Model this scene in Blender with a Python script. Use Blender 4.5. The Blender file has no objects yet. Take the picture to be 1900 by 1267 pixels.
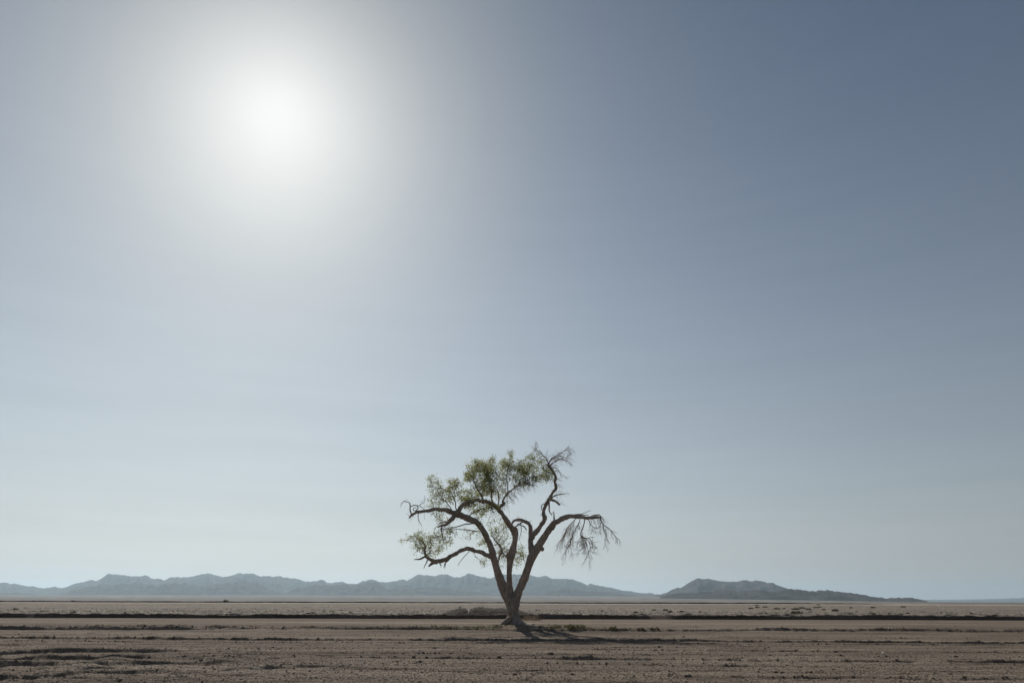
import bpy, math
import numpy as np
from mathutils import Vector, Matrix

S = bpy.context.scene
COL = S.collection
rng = np.random.default_rng(7)

# ------------------------------------------------------------------ camera
FPX, CX, CY = 1267.0, 950.0, 633.5            # focal length and centre in photo pixels (24 mm lens)
EYE = 1.65
PITCH = math.atan(480.5 / FPX)
ROLL = math.radians(0.15)
f_ = np.array([0, math.cos(PITCH), math.sin(PITCH)])
u_ = np.array([0, -math.sin(PITCH), math.cos(PITCH)])
r_ = np.array([1.0, 0, 0])
RR = r_ * math.cos(ROLL) + u_ * math.sin(ROLL)
UU = u_ * math.cos(ROLL) - r_ * math.sin(ROLL)
cam = bpy.data.objects.new('camera', bpy.data.cameras.new('camera'))
COL.objects.link(cam)
S.camera = cam
cam.data.sensor_width = 36
cam.data.lens = 36 * FPX / 1900
cam.data.clip_start = 0.1
cam.data.clip_end = 90000
m = Matrix.Identity(4)
for i in range(3):
    m[i][0] = RR[i]; m[i][1] = UU[i]; m[i][2] = -f_[i]
m[2][3] = EYE
cam.matrix_world = m

# ------------------------------------------------------------------ sky, sun, exposure
d = RR * (515 - CX) + f_ * FPX + UU * (CY - 205)
SUN = d / np.linalg.norm(d)
SUN_EL = math.asin(SUN[2]); SUN_AZ = math.atan2(SUN[0], SUN[1])
W = bpy.data.worlds.new("World")
S.world = W
W.use_nodes = True
nt = W.node_tree
bg = nt.nodes['Background']
sk = nt.nodes.new('ShaderNodeTexSky')
sk.sky_type = 'NISHITA'
sk.sun_disc = False
sk.sun_elevation = SUN_EL
sk.sun_rotation = SUN_AZ
sk.altitude = 0
sk.air_density = 1.0
sk.dust_density = 1.0
sk.ozone_density = 1.0
hs = nt.nodes.new('ShaderNodeHueSaturation')      # dusty air: slightly less colour than a clean sky
hs.inputs['Saturation'].default_value = 1.0
nt.links.new(sk.outputs[0], hs.inputs['Color'])
tn = nt.nodes.new('ShaderNodeMix'); tn.data_type = 'RGBA'; tn.blend_type = 'MULTIPLY'
tn.inputs[0].default_value = 1; tn.inputs[7].default_value = (0.91, 1.02, 1.04, 1)
nt.links.new(hs.outputs[0], tn.inputs[6]); nt.links.new(tn.outputs[2], bg.inputs[0])
# pale dust veil that thickens towards the horizon, all the way round, stronger on the sun's side
tc = nt.nodes.new('ShaderNodeTexCoord')
sp = nt.nodes.new('ShaderNodeSeparateXYZ'); nt.links.new(tc.outputs['Generated'], sp.inputs[0])
def wm(op, a, b=None):
    n = nt.nodes.new('ShaderNodeMath'); n.operation = op
    for k, v in enumerate((a, b)):
        if v is None: continue
        if isinstance(v, (int, float)): n.inputs[k].default_value = v
        else: nt.links.new(v, n.inputs[k])
    return n.outputs[0]
el_ = wm('ARCSINE', wm('MAXIMUM', sp.outputs[2], 0.0))
veil = wm('MULTIPLY', wm('EXPONENT', wm('MULTIPLY', el_, -1 / math.radians(16))), 0.84)
dt = nt.nodes.new('ShaderNodeVectorMath'); dt.operation = 'DOT_PRODUCT'
nt.links.new(tc.outputs['Generated'], dt.inputs[0]); dt.inputs[1].default_value = tuple(SUN)
bg.inputs[1].default_value = 0.057
gam = wm('ARCCOSINE', wm('MINIMUM', dt.outputs['Value'], 1.0))
g5 = wm('MULTIPLY', gam, 1 / math.radians(50))
lobe = wm('MULTIPLY_ADD', wm('EXPONENT', wm('MULTIPLY', wm('MULTIPLY', g5, g5), -1.0)), 0.66); lobe.node.inputs[2].default_value = 0.32
bg2 = nt.nodes.new('ShaderNodeBackground')
bg2.inputs[0].default_value = (0.925, 0.957, 0.995, 1)
# faint flat streaks in the dust, far too thin to be clouds
smp = nt.nodes.new('ShaderNodeMapping'); smp.inputs['Scale'].default_value = (1.6, 1.6, 22)
nt.links.new(tc.outputs['Generated'], smp.inputs['Vector'])
snz = nt.nodes.new('ShaderNodeTexNoise'); snz.inputs['Scale'].default_value = 1.8; snz.inputs['Detail'].default_value = 5
nt.links.new(smp.outputs[0], snz.inputs['Vector'])
strk = wm('MULTIPLY_ADD', snz.outputs['Fac'], 0.22); strk.node.inputs[2].default_value = 0.89
nt.links.new(wm('MULTIPLY', wm('MULTIPLY', lobe, 1.32), strk), bg2.inputs[1])
mx = nt.nodes.new('ShaderNodeMixShader')
nt.links.new(veil, mx.inputs[0]); nt.links.new(bg.outputs[0], mx.inputs[1]); nt.links.new(bg2.outputs[0], mx.inputs[2])
# the bright ring of dust right round the sun
gam = wm('ARCCOSINE', wm('MINIMUM', dt.outputs['Value'], 1.0))
bg3 = nt.nodes.new('ShaderNodeBackground')
g2 = wm('MULTIPLY', gam, 1 / math.radians(6.5))
g3 = wm('MULTIPLY', gam, 1 / math.radians(3.0))
nt.links.new(wm('ADD', wm('MULTIPLY', wm('EXPONENT', wm('MULTIPLY', wm('MULTIPLY', g2, g2), -1.0)), 0.19), wm('MULTIPLY', wm('EXPONENT', wm('MULTIPLY', wm('MULTIPLY', g3, g3), -1.0)), 0.07)), bg3.inputs[1])
bg3.inputs[0].default_value = (0.95, 1.0, 1.08, 1)
ad = nt.nodes.new('ShaderNodeAddShader')
nt.links.new(mx.outputs[0], ad.inputs[0]); nt.links.new(bg3.outputs[0], ad.inputs[1])
nt.links.new(ad.outputs[0], nt.nodes['World Output'].inputs[0])
sl = bpy.data.lights.new('sun', 'SUN')
sl.energy = 4.6
sl.angle = math.radians(0.53)
sl.color = (1.0, 0.95, 0.88)
so = bpy.data.objects.new('sun', sl)
COL.objects.link(so)
so.rotation_euler = Vector(SUN).to_track_quat('Z', 'Y').to_euler()
so.location = (-20, 30, 40)
S.view_settings.view_transform = 'Standard'
S.view_settings.look = 'None'
S.view_settings.exposure = -0.4
S.view_settings.gamma = 1
S.view_settings.use_curve_mapping = False
S.cycles.volume_bounces = 2
S.cycles.max_bounces = 6
S.cycles.use_denoising = True
S.cycles.denoiser = 'OPENIMAGEDENOISE'

# ------------------------------------------------------------------ helpers
def ray(px, py):
    return RR * (px - CX) + f_ * FPX + UU * (CY - py)

def P(px, py, depth):
    v = ray(px, py)
    return np.array([0, 0, EYE]) + v * (depth / v[1])

def G(px, py, z):
    v = ray(px, py)
    return np.array([0, 0, EYE]) + v * ((z - EYE) / v[2])

_pr = np.random.default_rng(11)
_perm = np.concatenate([_pr.permutation(256)] * 3)
_ang = _pr.random(256) * 2 * np.pi
_g2 = np.stack([np.cos(_ang), np.sin(_ang)], 1)
_g3 = _pr.normal(size=(256, 3)); _g3 /= np.linalg.norm(_g3, axis=1)[:, None]

def noise2(x, y, seed=0):
    x = np.asarray(x, float) + seed * 17.31; y = np.asarray(y, float) + seed * 9.77
    x, y = np.broadcast_arrays(x, y)
    xi = np.floor(x).astype(int); yi = np.floor(y).astype(int)
    xf = x - xi; yf = y - yi
    u = xf * xf * xf * (xf * (xf * 6 - 15) + 10); v = yf * yf * yf * (yf * (yf * 6 - 15) + 10)
    def c(i, j):
        g = _g2[_perm[_perm[(xi + i) & 255] + ((yi + j) & 255)]]
        return g[..., 0] * (xf - i) + g[..., 1] * (yf - j)
    a = c(0, 0) * (1 - u) + c(1, 0) * u
    b = c(0, 1) * (1 - u) + c(1, 1) * u
    return (a * (1 - v) + b * v) * 1.4

def noise3(p, seed=0):
    p = np.asarray(p, float) + seed * 13.7
    i = np.floor(p).astype(int); fr = p - i
    w = fr * fr * fr * (fr * (fr * 6 - 15) + 10)
    out = 0
    for a in (0, 1):
        for b in (0, 1):
            for c in (0, 1):
                g = _g3[_perm[_perm[_perm[(i[:, 0] + a) & 255] + ((i[:, 1] + b) & 255)] + ((i[:, 2] + c) & 255)]]
                dd = (g * (fr - np.array([a, b, c]))).sum(1)
                out = out + dd * (w[:, 0] if a else 1 - w[:, 0]) * (w[:, 1] if b else 1 - w[:, 1]) * (w[:, 2] if c else 1 - w[:, 2])
    return out * 1.5

def fbm2(x, y, oct=4, seed=0):
    t = 0; a = 1; s = 0
    for o in range(oct):
        t = t + a * noise2(x * 2 ** o, y * 2 ** o, seed + o); s += a; a *= 0.5
    return t / s

def sstep(a, b, x):
    t = np.clip((x - a) / (b - a), 0, 1)
    return t * t * (3 - 2 * t)

def make(name, verts, quads=None, tris=None, mat=None, parent=None, origin=(0, 0, 0), smooth=True, attr=None, kind=None):
    verts = np.asarray(verts, np.float32).reshape(-1, 3)
    origin = np.asarray(origin, float)
    me = bpy.data.meshes.new(name)
    nq = 0 if quads is None else len(quads)
    nt_ = 0 if tris is None else len(tris)
    me.vertices.add(len(verts))
    me.vertices.foreach_set('co', (verts - origin.astype(np.float32)).ravel())
    loops = []
    if nq: loops.append(np.asarray(quads, np.int32).ravel())
    if nt_: loops.append(np.asarray(tris, np.int32).ravel())
    loops = np.concatenate(loops)
    me.loops.add(len(loops)); me.loops.foreach_set('vertex_index', loops)
    me.polygons.add(nq + nt_)
    starts = np.concatenate([np.arange(nq) * 4, nq * 4 + np.arange(nt_) * 3]).astype(np.int32)
    me.polygons.foreach_set('loop_start', starts)
    me.polygons.foreach_set('use_smooth', np.full(nq + nt_, smooth))
    if attr is not None:
        a = me.attributes.new('tint', 'FLOAT', 'POINT')
        a.data.foreach_set('value', np.asarray(attr, np.float32).ravel())
    me.update(calc_edges=True)
    if mat: me.materials.append(mat)
    o = bpy.data.objects.new(name, me)
    COL.objects.link(o)
    if parent is not None:
        o.parent = parent
        o.location = origin - np.array(parent.location)
    else:
        o.location = origin
    if kind: o['kind'] = kind
    return o

def grid_quads(nr, nc):
    i = np.arange(nr - 1)[:, None] * nc + np.arange(nc - 1)[None, :]
    return np.stack([i, i + 1, i + nc + 1, i + nc], -1).reshape(-1, 4)

def tag(o, label, cat, group=None, kind=None):
    o['label'] = label; o['category'] = cat
    if group: o['group'] = group
    if kind: o['kind'] = kind
    return o

def empty(name, loc):
    o = bpy.data.objects.new(name, None)
    o.empty_display_size = 0.2
    o.location = loc
    COL.objects.link(o)
    return o

# ------------------------------------------------------------------ materials
def mat_base(name):
    M = bpy.data.materials.new(name); M.use_nodes = True
    t = M.node_tree
    b = t.nodes['Principled BSDF']
    b.inputs['Roughness'].default_value = 1.0
    b.inputs['Specular IOR Level'].default_value = 0.1
    return M, t, b

def N(t, kind, **kw):
    n = t.nodes.new(kind)
    for k, v in kw.items(): setattr(n, k, v)
    return n

def noise_node(t, coord, scale, detail=4, rough=0.55, vec=(1, 1, 1)):
    mp = N(t, 'ShaderNodeMapping'); mp.inputs['Scale'].default_value = vec
    t.links.new(coord, mp.inputs['Vector'])
    n = N(t, 'ShaderNodeTexNoise')
    n.inputs['Scale'].default_value = scale; n.inputs['Detail'].default_value = detail; n.inputs['Roughness'].default_value = rough
    t.links.new(mp.outputs[0], n.inputs['Vector'])
    return n.outputs['Fac']

def ramp(t, fac, stops):
    r = N(t, 'ShaderNodeValToRGB')
    e = r.color_ramp.elements
    while len(e) < len(stops): e.new(0.5)
    for k, (p, c) in enumerate(stops):
        e[k].position = p; e[k].color = (*c, 1)
    t.links.new(fac, r.inputs[0])
    return r.outputs[0]

def mixc(t, fac, a, b, mode='MIX'):
    n = N(t, 'ShaderNodeMix', data_type='RGBA', blend_type=mode)
    for sock, v in ((n.inputs[0], fac), (n.inputs[6], a), (n.inputs[7], b)):
        if hasattr(v, 'is_output') or isinstance(v, bpy.types.NodeSocket): t.links.new(v, sock)
        else: sock.default_value = v if not isinstance(v, tuple) else (*v, 1)
    return n.outputs[2]

def bump(t, b, h, strength, dist):
    n = N(t, 'ShaderNodeBump')
    n.inputs['Strength'].default_value = strength; n.inputs['Distance'].default_value = dist
    t.links.new(h, n.inputs['Height']); t.links.new(n.outputs[0], b.inputs['Normal'])

def soil(name, dark, mid, light, pale, scale=1.0, bstr=0.8, bdist=0.028, streak=(0.15, 1, 1), grain=22):
    M, t, b = mat_base(name)
    co = N(t, 'ShaderNodeNewGeometry').outputs['Position']
    big = noise_node(t, co, 0.35 * scale, 5, 0.6, streak)
    fine = noise_node(t, co, grain * scale, 3, 0.65)
    c = ramp(t, big, [(0.3, dark), (0.52, mid), (0.75, light)])
    gr = ramp(t, fine, [(0.36, (0.5, 0.5, 0.5)), (0.5, (1, 1, 1)), (0.66, (1.6, 1.6, 1.6))])
    c = mixc(t, 1.0, c, gr, 'MULTIPLY')
    lines = noise_node(t, co, 2.6 * scale, 4, 0.6, (streak[0] * 0.5, 1, 1))
    c = mixc(t, 1.0, c, ramp(t, lines, [(0.35, (0.74, 0.74, 0.74)), (0.5, (1, 1, 1)), (0.65, (1.22, 1.22, 1.22))]), 'MULTIPLY')
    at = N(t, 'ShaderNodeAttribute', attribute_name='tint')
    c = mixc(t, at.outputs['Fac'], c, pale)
    t.links.new(c, b.inputs['Base Color'])
    bump(t, b, fine, bstr, bdist)
    return M

M_SOIL = soil('ploughed_soil', (0.12, 0.093, 0.07), (0.19, 0.15, 0.114), (0.255, 0.207, 0.16), (0.4, 0.335, 0.27))
M_BANK = soil('shade_dark_bank_soil', (0.08, 0.062, 0.049), (0.12, 0.094, 0.075), (0.17, 0.135, 0.11), (0.27, 0.235, 0.2))  # base colour darkened to paint in the shade of camera-facing faces
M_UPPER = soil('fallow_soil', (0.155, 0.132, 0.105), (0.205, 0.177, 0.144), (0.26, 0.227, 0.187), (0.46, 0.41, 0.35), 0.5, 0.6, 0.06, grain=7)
M_PLAIN = soil('desert_soil', (0.125, 0.112, 0.097), (0.19, 0.173, 0.152), (0.27, 0.247, 0.22), (0.45, 0.40, 0.34), 0.012, 0.0, 0.1, (0.12, 0.6, 1), grain=0.6)
M_ROCK = soil('mountain_rock', (0.03, 0.026, 0.024), (0.045, 0.039, 0.036), (0.07, 0.061, 0.055), (0.30, 0.255, 0.21), 0.01, 0.4, 12, (1, 1, 1), grain=0.8)

def bark_mat(name, c0, c1, c2, sc=(9, 9, 1.6)):
    M, t, b = mat_base(name)
    co = N(t, 'ShaderNodeNewGeometry').outputs['Position']
    n = noise_node(t, co, 1.6, 6, 0.65, sc)
    n2 = noise_node(t, co, 0.9, 3, 0.5)
    c = ramp(t, n, [(0.32, c0), (0.52, c1), (0.72, c2)])
    v = ramp(t, n2, [(0.3, (0.75, 0.72, 0.7)), (0.7, (1.25, 1.2, 1.15))])
    c = mixc(t, 1.0, c, v, 'MULTIPLY')
    t.links.new(c, b.inputs['Base Color'])
    bump(t, b, n, 1.0, 0.05)
    return M

M_BARK = bark_mat('furrowed_bark', (0.19, 0.16, 0.135), (0.37, 0.315, 0.27), (0.53, 0.46, 0.4))
M_LIMB = bark_mat('limb_bark', (0.19, 0.16, 0.135), (0.37, 0.315, 0.27), (0.54, 0.47, 0.405), (5, 5, 5))
M_TWIG = bark_mat('twig_bark', (0.2, 0.168, 0.148), (0.3, 0.255, 0.225), (0.4, 0.345, 0.305), (3, 3, 3))
M_DEAD = bark_mat('dead_twig_bark', (0.26, 0.222, 0.2), (0.38, 0.33, 0.3), (0.5, 0.44, 0.4), (3, 3, 3))
M_PALEWOOD = bark_mat('bleached_wood', (0.40, 0.36, 0.31), (0.58, 0.53, 0.47), (0.7, 0.66, 0.6), (5, 5, 5))
M_STRAW = bark_mat('dry_stems', (0.22, 0.17, 0.12), (0.34, 0.27, 0.2), (0.46, 0.38, 0.29), (5, 5, 5))

def leaf_mat(name, c0, c1, c2, trans):
    M, t, b = mat_base(name)
    g = N(t, 'ShaderNodeNewGeometry')
    c = ramp(t, g.outputs['Random Per Island'], [(0.0, c0), (0.5, c1), (1.0, c2)])
    t.links.new(c, b.inputs['Base Color'])
    b.inputs['Roughness'].default_value = 0.55
    b.inputs['Specular IOR Level'].default_value = 0.3
    tr = N(t, 'ShaderNodeBsdfTranslucent')
    t.links.new(mixc(t, 1.0, c, (1.72, 1.76, 1.15), 'MULTIPLY'), tr.inputs[0])
    mx = N(t, 'ShaderNodeMixShader'); mx.inputs[0].default_value = trans
    t.links.new(b.outputs[0], mx.inputs[1]); t.links.new(tr.outputs[0], mx.inputs[2])
    t.links.new(mx.outputs[0], t.nodes['Material Output'].inputs[0])
    return M

M_LEAF = leaf_mat('cottonwood_leaf', (0.145, 0.158, 0.092), (0.21, 0.218, 0.13), (0.29, 0.28, 0.175), 0.55)
M_WEED = leaf_mat('weed_leaf', (0.05, 0.052, 0.032), (0.085, 0.083, 0.052), (0.15, 0.13, 0.085), 0.3)
M_SCRUB = leaf_mat('scrub_leaf', (0.06, 0.052, 0.04), (0.085, 0.073, 0.055), (0.13, 0.108, 0.08), 0.15)

def clod_mat():
    M, t, b = mat_base('clod_soil')
    g = N(t, 'ShaderNodeNewGeometry')
    c = ramp(t, g.outputs['Random Per Island'], [(0.0, (0.13, 0.102, 0.08)), (0.6, (0.205, 0.163, 0.127)), (0.93, (0.28, 0.23, 0.18)), (1.0, (0.5, 0.44, 0.37))])
    t.links.new(c, b.inputs['Base Color'])
    return M
M_CLOD = clod_mat()
M_STONE, _t, _b = mat_base('pale_stone')
_c = ramp(_t, noise_node(_t, N(_t, 'ShaderNodeNewGeometry').outputs['Position'], 30, 3), [(0.3, (0.55, 0.53, 0.49)), (0.7, (0.8, 0.78, 0.74))])
_t.links.new(_c, _b.inputs['Base Color'])

# ------------------------------------------------------------------ the near field
Z_TREE = 0.38                                      # the strip the tree stands on, above the front field
Y_TREE = G(952, 1158, Z_TREE)[1]
Y_BANK = G(950, 1148, Z_TREE + 0.02)[1]
BANK_H = 0.30
Z_UP = Z_TREE + BANK_H

# long berms and furrow lips, traced as rows: (pixel points along the row, height, width, seed, gap)
ROWS = [
    ([(-300, 1163), (0, 1164), (240, 1164.5), (480, 1164), (650, 1166), (720, 1165.5), (860, 1167), (960, 1169), (1130, 1169), (1300, 1170), (1420, 1168), (1500, 1169), (1700, 1169.5), (1900, 1171), (2200, 1172)], 0.10, 0.24, 1, 0.15),
    ([(-300, 1182), (0, 1184), (240, 1185), (480, 1187), (700, 1187.5), (950, 1188.5), (1250, 1189), (1420, 1191), (1900, 1193.5), (2200, 1195)], 0.105, 0.26, 2, 0.25),
    ([(-300, 1187), (0, 1189), (480, 1192.5), (950, 1192.5), (1400, 1195), (1900, 1197), (2200, 1198)], 0.04, 0.16, 3, 0.4),
    ([(400, 1205), (700, 1202.5), (950, 1203.5), (1200, 1206), (1420, 1208), (1650, 1210), (1900, 1211), (2200, 1212)], 0.045, 0.17, 4, 0.5),
    ([(1050, 1200), (1200, 1201), (1420, 1203)], 0.03, 0.14, 5, 0.4),
    ([(150, 1222), (400, 1219.5), (480, 1221), (700, 1221), (960, 1221.5), (1150, 1223), (1420, 1225.5), (1900, 1228), (2200, 1229)], 0.062, 0.2, 6, 0.2),
    ([(900, 1251), (960, 1251.5), (1150, 1253), (1300, 1256), (1420, 1258), (1900, 1259), (2200, 1259)], 0.04, 0.12, 7, 0.4),
    ([(480, 1229), (700, 1230), (1000, 1231), (1500, 1237), (1900, 1240)], 0.03, 0.12, 8, 0.6),
    ([(-300, 1214), (0, 1212), (80, 1208.5), (200, 1209), (330, 1207), (520, 1204)], 0.085, 0.3, 9, 0.3),
    ([(-300, 1224), (0, 1222), (100, 1223), (220, 1220), (330, 1222.5), (560, 1221)], 0.085, 0.26, 10, 0.5),
    ([(-300, 1240), (0, 1236), (60, 1232), (140, 1235.5), (200, 1233.5), (300, 1231.5), (440, 1228), (620, 1225)], 0.09, 0.28, 11, 0.3),
    ([(-300, 1266), (0, 1259), (100, 1253), (170, 1249), (300, 1244), (480, 1239), (760, 1236)], 0.07, 0.26, 12, 0.3),
    ([(20, 1246), (60, 1243.5), (110, 1239.5), (180, 1241), (240, 1241)], 0.075, 0.24, 13, 0.5),
    ([(-100, 1198), (0, 1197), (70, 1197)], 0.05, 0.2, 14, 0.4),
    ([(0, 1250), (80, 1247), (140, 1245)], 0.05, 0.2, 15, 0.6),
    ([(-300, 1165), (0, 1165.4), (240, 1166), (480, 1165.5), (620, 1167)], 0.10, 0.42, 18, 0.1),
    ([(1000, 1244), (1300, 1247), (1900, 1249)], 0.025, 0.12, 19, 0.5),
    ([(300, 1213), (700, 1212), (1100, 1214), (1900, 1219)], 0.03, 0.14, 20, 0.6),
    ([(640, 1162), (760, 1161.5), (900, 1163)], 0.03, 0.2, 16, 0.6),
    ([(0, 1176), (500, 1178), (1000, 1180), (1900, 1185)], 0.022, 0.2, 17, 0.7),
]

def base_z(y, x):
    edge = Y_TREE - 1.2 + 0.5 * noise2(x / 9.0, 0.3, 3)
    return Z_TREE * sstep(edge - 4.2, edge, y) + 0.02 * sstep(Y_TREE + 1, Y_BANK, y)

def march(px, py, hfun):
    """first point where the line of sight meets the ground"""
    v = ray(px, py)
    yy = np.arange(10.0, 62.0, 0.02)
    xx = v[0] / v[1] * yy; zz = EYE + v[2] / v[1] * yy
    hit = np.where(zz <= hfun(xx, yy))[0]
    k = hit[0] if len(hit) else len(yy) - 1
    return np.array([xx[k], yy[k], zz[k]])

ROWD = []
for pts, h, w, sd, gap in ROWS:
    q = []
    for (px, py) in pts:
        q.append(march(px, py, lambda a, b: base_z(b, a)))
    q = np.array(q)
    ROWD.append((q[:, 0], q[:, 1], h * (1.25 if 9 <= sd <= 15 else 0.85), w * (1.75 if 9 <= sd <= 15 else 0.62), sd, gap))

def field_h(x, y):
    z = base_z(y, x)
    for rx, ry, h, w, sd, gap in ROWD:
        yc = np.interp(x, rx, ry) + 0.12 * noise2(x / 2.2, sd * 3.1, sd) + 0.07 * noise2(x / 0.5, sd * 1.1, sd) + 0.03 * noise2(x / 0.17, sd * 1.9, sd)
        ln = rx[-1] - rx[0]; fe = min(6.0, ln * 0.3)
        env = sstep(rx[0], rx[0] + fe, x) * (1 - sstep(rx[-1] - fe, rx[-1], x))
        mod = np.clip(0.95 + 0.5 * noise2(x / 3.5, sd * 5.7, sd) + 0.5 * noise2(x / 0.8, sd * 2.7, sd) + 0.4 * noise2(x / 0.25, sd * 4.7, sd) - gap * np.clip(noise2(x / 6, sd * 7.7, sd + 3) + 0.1, 0, 1) * 2, 0.05, 2)
        if 9 <= sd <= 15: mod = np.clip(0.95 + 0.6 * noise2(x / 3.5, sd * 5.7, sd) + 0.22 * noise2(x / 1.1, sd * 2.7, sd), 0.05, 2)
        t = (y - yc)
        # steep lip towards the camera, long back slope
        prof = np.where(t < 0, np.exp(-(t / (0.22 * w)) ** 2), np.exp(-(t / (1.3 * w)) ** 2))
        trough = -0.45 * np.exp(-((t + 0.62 * w) / (0.4 * w)) ** 2)
        z = z + h * env * mod * (prof + trough)
    near = 1 - sstep(Y_TREE - 3, Y_TREE + 1, y)
    far = 0.35 + 0.65 * near
    z = z + far * (0.022 * noise2(x / 7, y / 0.45, 21) + 0.013 * noise2(x / 3, y / 0.2, 22))
    z = z + near * (0.010 * noise2(x / 0.6, y / 0.5, 23) + 0.008 * noise2(x / 0.22, y / 0.2, 24))
    # fine drag lines: narrow grooves that run on for metres, broken here and there
    for sx, sy, dp, wd, sd in ((14, 1.1, 0.030, 0.045, 28), (9, 0.6, 0.020, 0.06, 29), (6, 0.33, 0.013, 0.09, 30)):
        n = noise2(x / sx + 0.05 * noise2(x / 0.6, y / 0.6, sd + 20), y / sy, sd)
        br = sstep(-0.25, 0.25, noise2(x / 4, y / 1.5, sd + 10))
        z = z - (0.3 + 0.7 * near) * dp * br * (np.exp(-(n / wd) ** 2) - 0.5 * np.exp(-((n - 2.2 * wd) / wd) ** 2))
    # heaped soil at the lower left
    lump = (1 - sstep(-8.0, -2.5, x)) * sstep(12, 14, y) * (1 - sstep(22, 27, y))
    z = z + lump * (0.07 * noise2(x / 1.6, y / 0.9, 25) + 0.045 * noise2(x / 0.6, y / 0.4, 26))
    return z

ys = np.concatenate([[-2500, -600, -150, -40, -10, 0, 4, 7, 9, 10.3, 11.2], np.arange(11.6, 20, 0.04), np.arange(20, 33, 0.05), np.arange(33, Y_BANK + 0.6, 0.075)])
ss = np.concatenate([[-40, -12, -5, -2.6, -1.7, -1.25], np.linspace(-1.0, -0.86, 12), np.linspace(-0.85, 0.85, 640), np.linspace(0.86, 1.0, 12), [1.25, 1.7, 2.6, 5, 12, 40]])
Yg, Sg = np.meshgrid(ys, ss, indexing='ij')
Xg = Sg * np.maximum(Yg, 12)
Zg = field_h(Xg, Yg)
out = (Yg < 10.5) | (np.abs(Sg) > 1.1)
Zg = np.where(out, base_z(Yg, Xg), Zg)
trk = np.exp(-((Yg - (Y_TREE + 2.4 + 0.0 * Xg)) / 0.35) ** 2) * np.clip(0.5 + 1.2 * noise2(Xg / 9, 0.2, 31), 0, 1)
make('ploughed_field', np.stack([Xg, Yg, Zg], -1), grid_quads(len(ys), len(ss)), None, M_SOIL, attr=np.clip(0.7 * trk, 0, 1), kind='structure')

def ground_at(px, py):
    """point on the near field under a pixel of the photograph"""
    return march(px, py, field_h)

# ------------------------------------------------------------------ the cut earth bank behind the tree
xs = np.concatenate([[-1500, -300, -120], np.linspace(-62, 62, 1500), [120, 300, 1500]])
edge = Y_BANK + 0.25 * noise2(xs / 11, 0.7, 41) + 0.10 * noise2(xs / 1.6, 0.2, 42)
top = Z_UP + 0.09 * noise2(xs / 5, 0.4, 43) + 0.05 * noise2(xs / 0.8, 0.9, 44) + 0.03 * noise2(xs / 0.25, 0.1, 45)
prof = [(-0.10, 0.0, 0), (0.0, 0.22, 0), (0.03, 0.5, 0), (0.05, 0.8, 0), (0.08, 0.97, 0), (0.16, 1.03, 0.1), (0.3, 1.0, 0.6), (0.6, 1.0, 1), (1.0, 0.98, 1), (1.5, 0.93, 1), (2.2, 0.6, 1)]  # last value pales the top and leaves the face in its painted shade
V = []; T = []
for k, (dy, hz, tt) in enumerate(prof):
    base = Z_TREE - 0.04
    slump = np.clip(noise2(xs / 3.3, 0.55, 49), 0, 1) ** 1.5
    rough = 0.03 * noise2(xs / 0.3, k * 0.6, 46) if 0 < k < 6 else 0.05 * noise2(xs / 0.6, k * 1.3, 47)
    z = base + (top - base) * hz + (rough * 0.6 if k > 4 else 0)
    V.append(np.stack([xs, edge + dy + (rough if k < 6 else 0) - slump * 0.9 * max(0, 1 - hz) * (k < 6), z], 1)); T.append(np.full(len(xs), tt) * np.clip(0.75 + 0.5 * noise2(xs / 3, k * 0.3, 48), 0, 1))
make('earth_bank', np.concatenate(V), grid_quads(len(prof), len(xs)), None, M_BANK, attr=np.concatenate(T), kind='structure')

# ------------------------------------------------------------------ the fallow field above the bank
Y_BERM = 285.0
def upper_h(x, y):
    rough = 1 - sstep(Y_BANK + 6, Y_BANK + 10, y)
    side = 0.55 + 0.45 * sstep(2, 20, x)
    z = Z_UP - 0.01 + 0.12 * rough * side * (noise2(x / 1.5, y / 1.2, 51) + 0.8 * noise2(x / 0.5, y / 0.5, 52))
    z = z + (1 - rough) * 0.10 * noise2(x / 1.3, y / 45, 53) * sstep(-.3, .3, noise2(x / 22, y / 30, 57)) + 0.05 * noise2(x / 2.5, y / 3, 54) + 0.022 * noise2(x / 0.9, y / 1.2, 59)
    return z
ys = np.concatenate([[Y_BANK + 0.9], np.arange(Y_BANK + 1.0, 75, 0.16), np.geomspace(75, Y_BERM + 5, 170)])
ss = np.concatenate([[-30, -8, -3, -1.5, -1.05], np.linspace(-0.9, 0.9, 760), [1.05, 1.5, 3, 8, 30]])
Yg, Sg = np.meshgrid(ys, ss, indexing='ij')
Xg = Sg * Yg
Zg = upper_h(Xg, Yg)
Zg[0] = Z_TREE - 0.1
yt = G(950, 1136.6, Z_UP)[1]
trk = np.exp(-((Yg - yt - 0.6 * noise2(Xg / 25, .3, 55)) / 0.8) ** 2) * np.clip(0.5 + 1.3 * noise2(Xg / 12, 0.9, 56), 0, 1)
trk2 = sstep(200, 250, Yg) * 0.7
dark = 0
make('fallow_field', np.stack([Xg, Yg, Zg], -1), grid_quads(len(ys), len(ss)), None, M_UPPER, attr=np.clip(trk + trk2, 0, 1), kind='structure')

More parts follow.
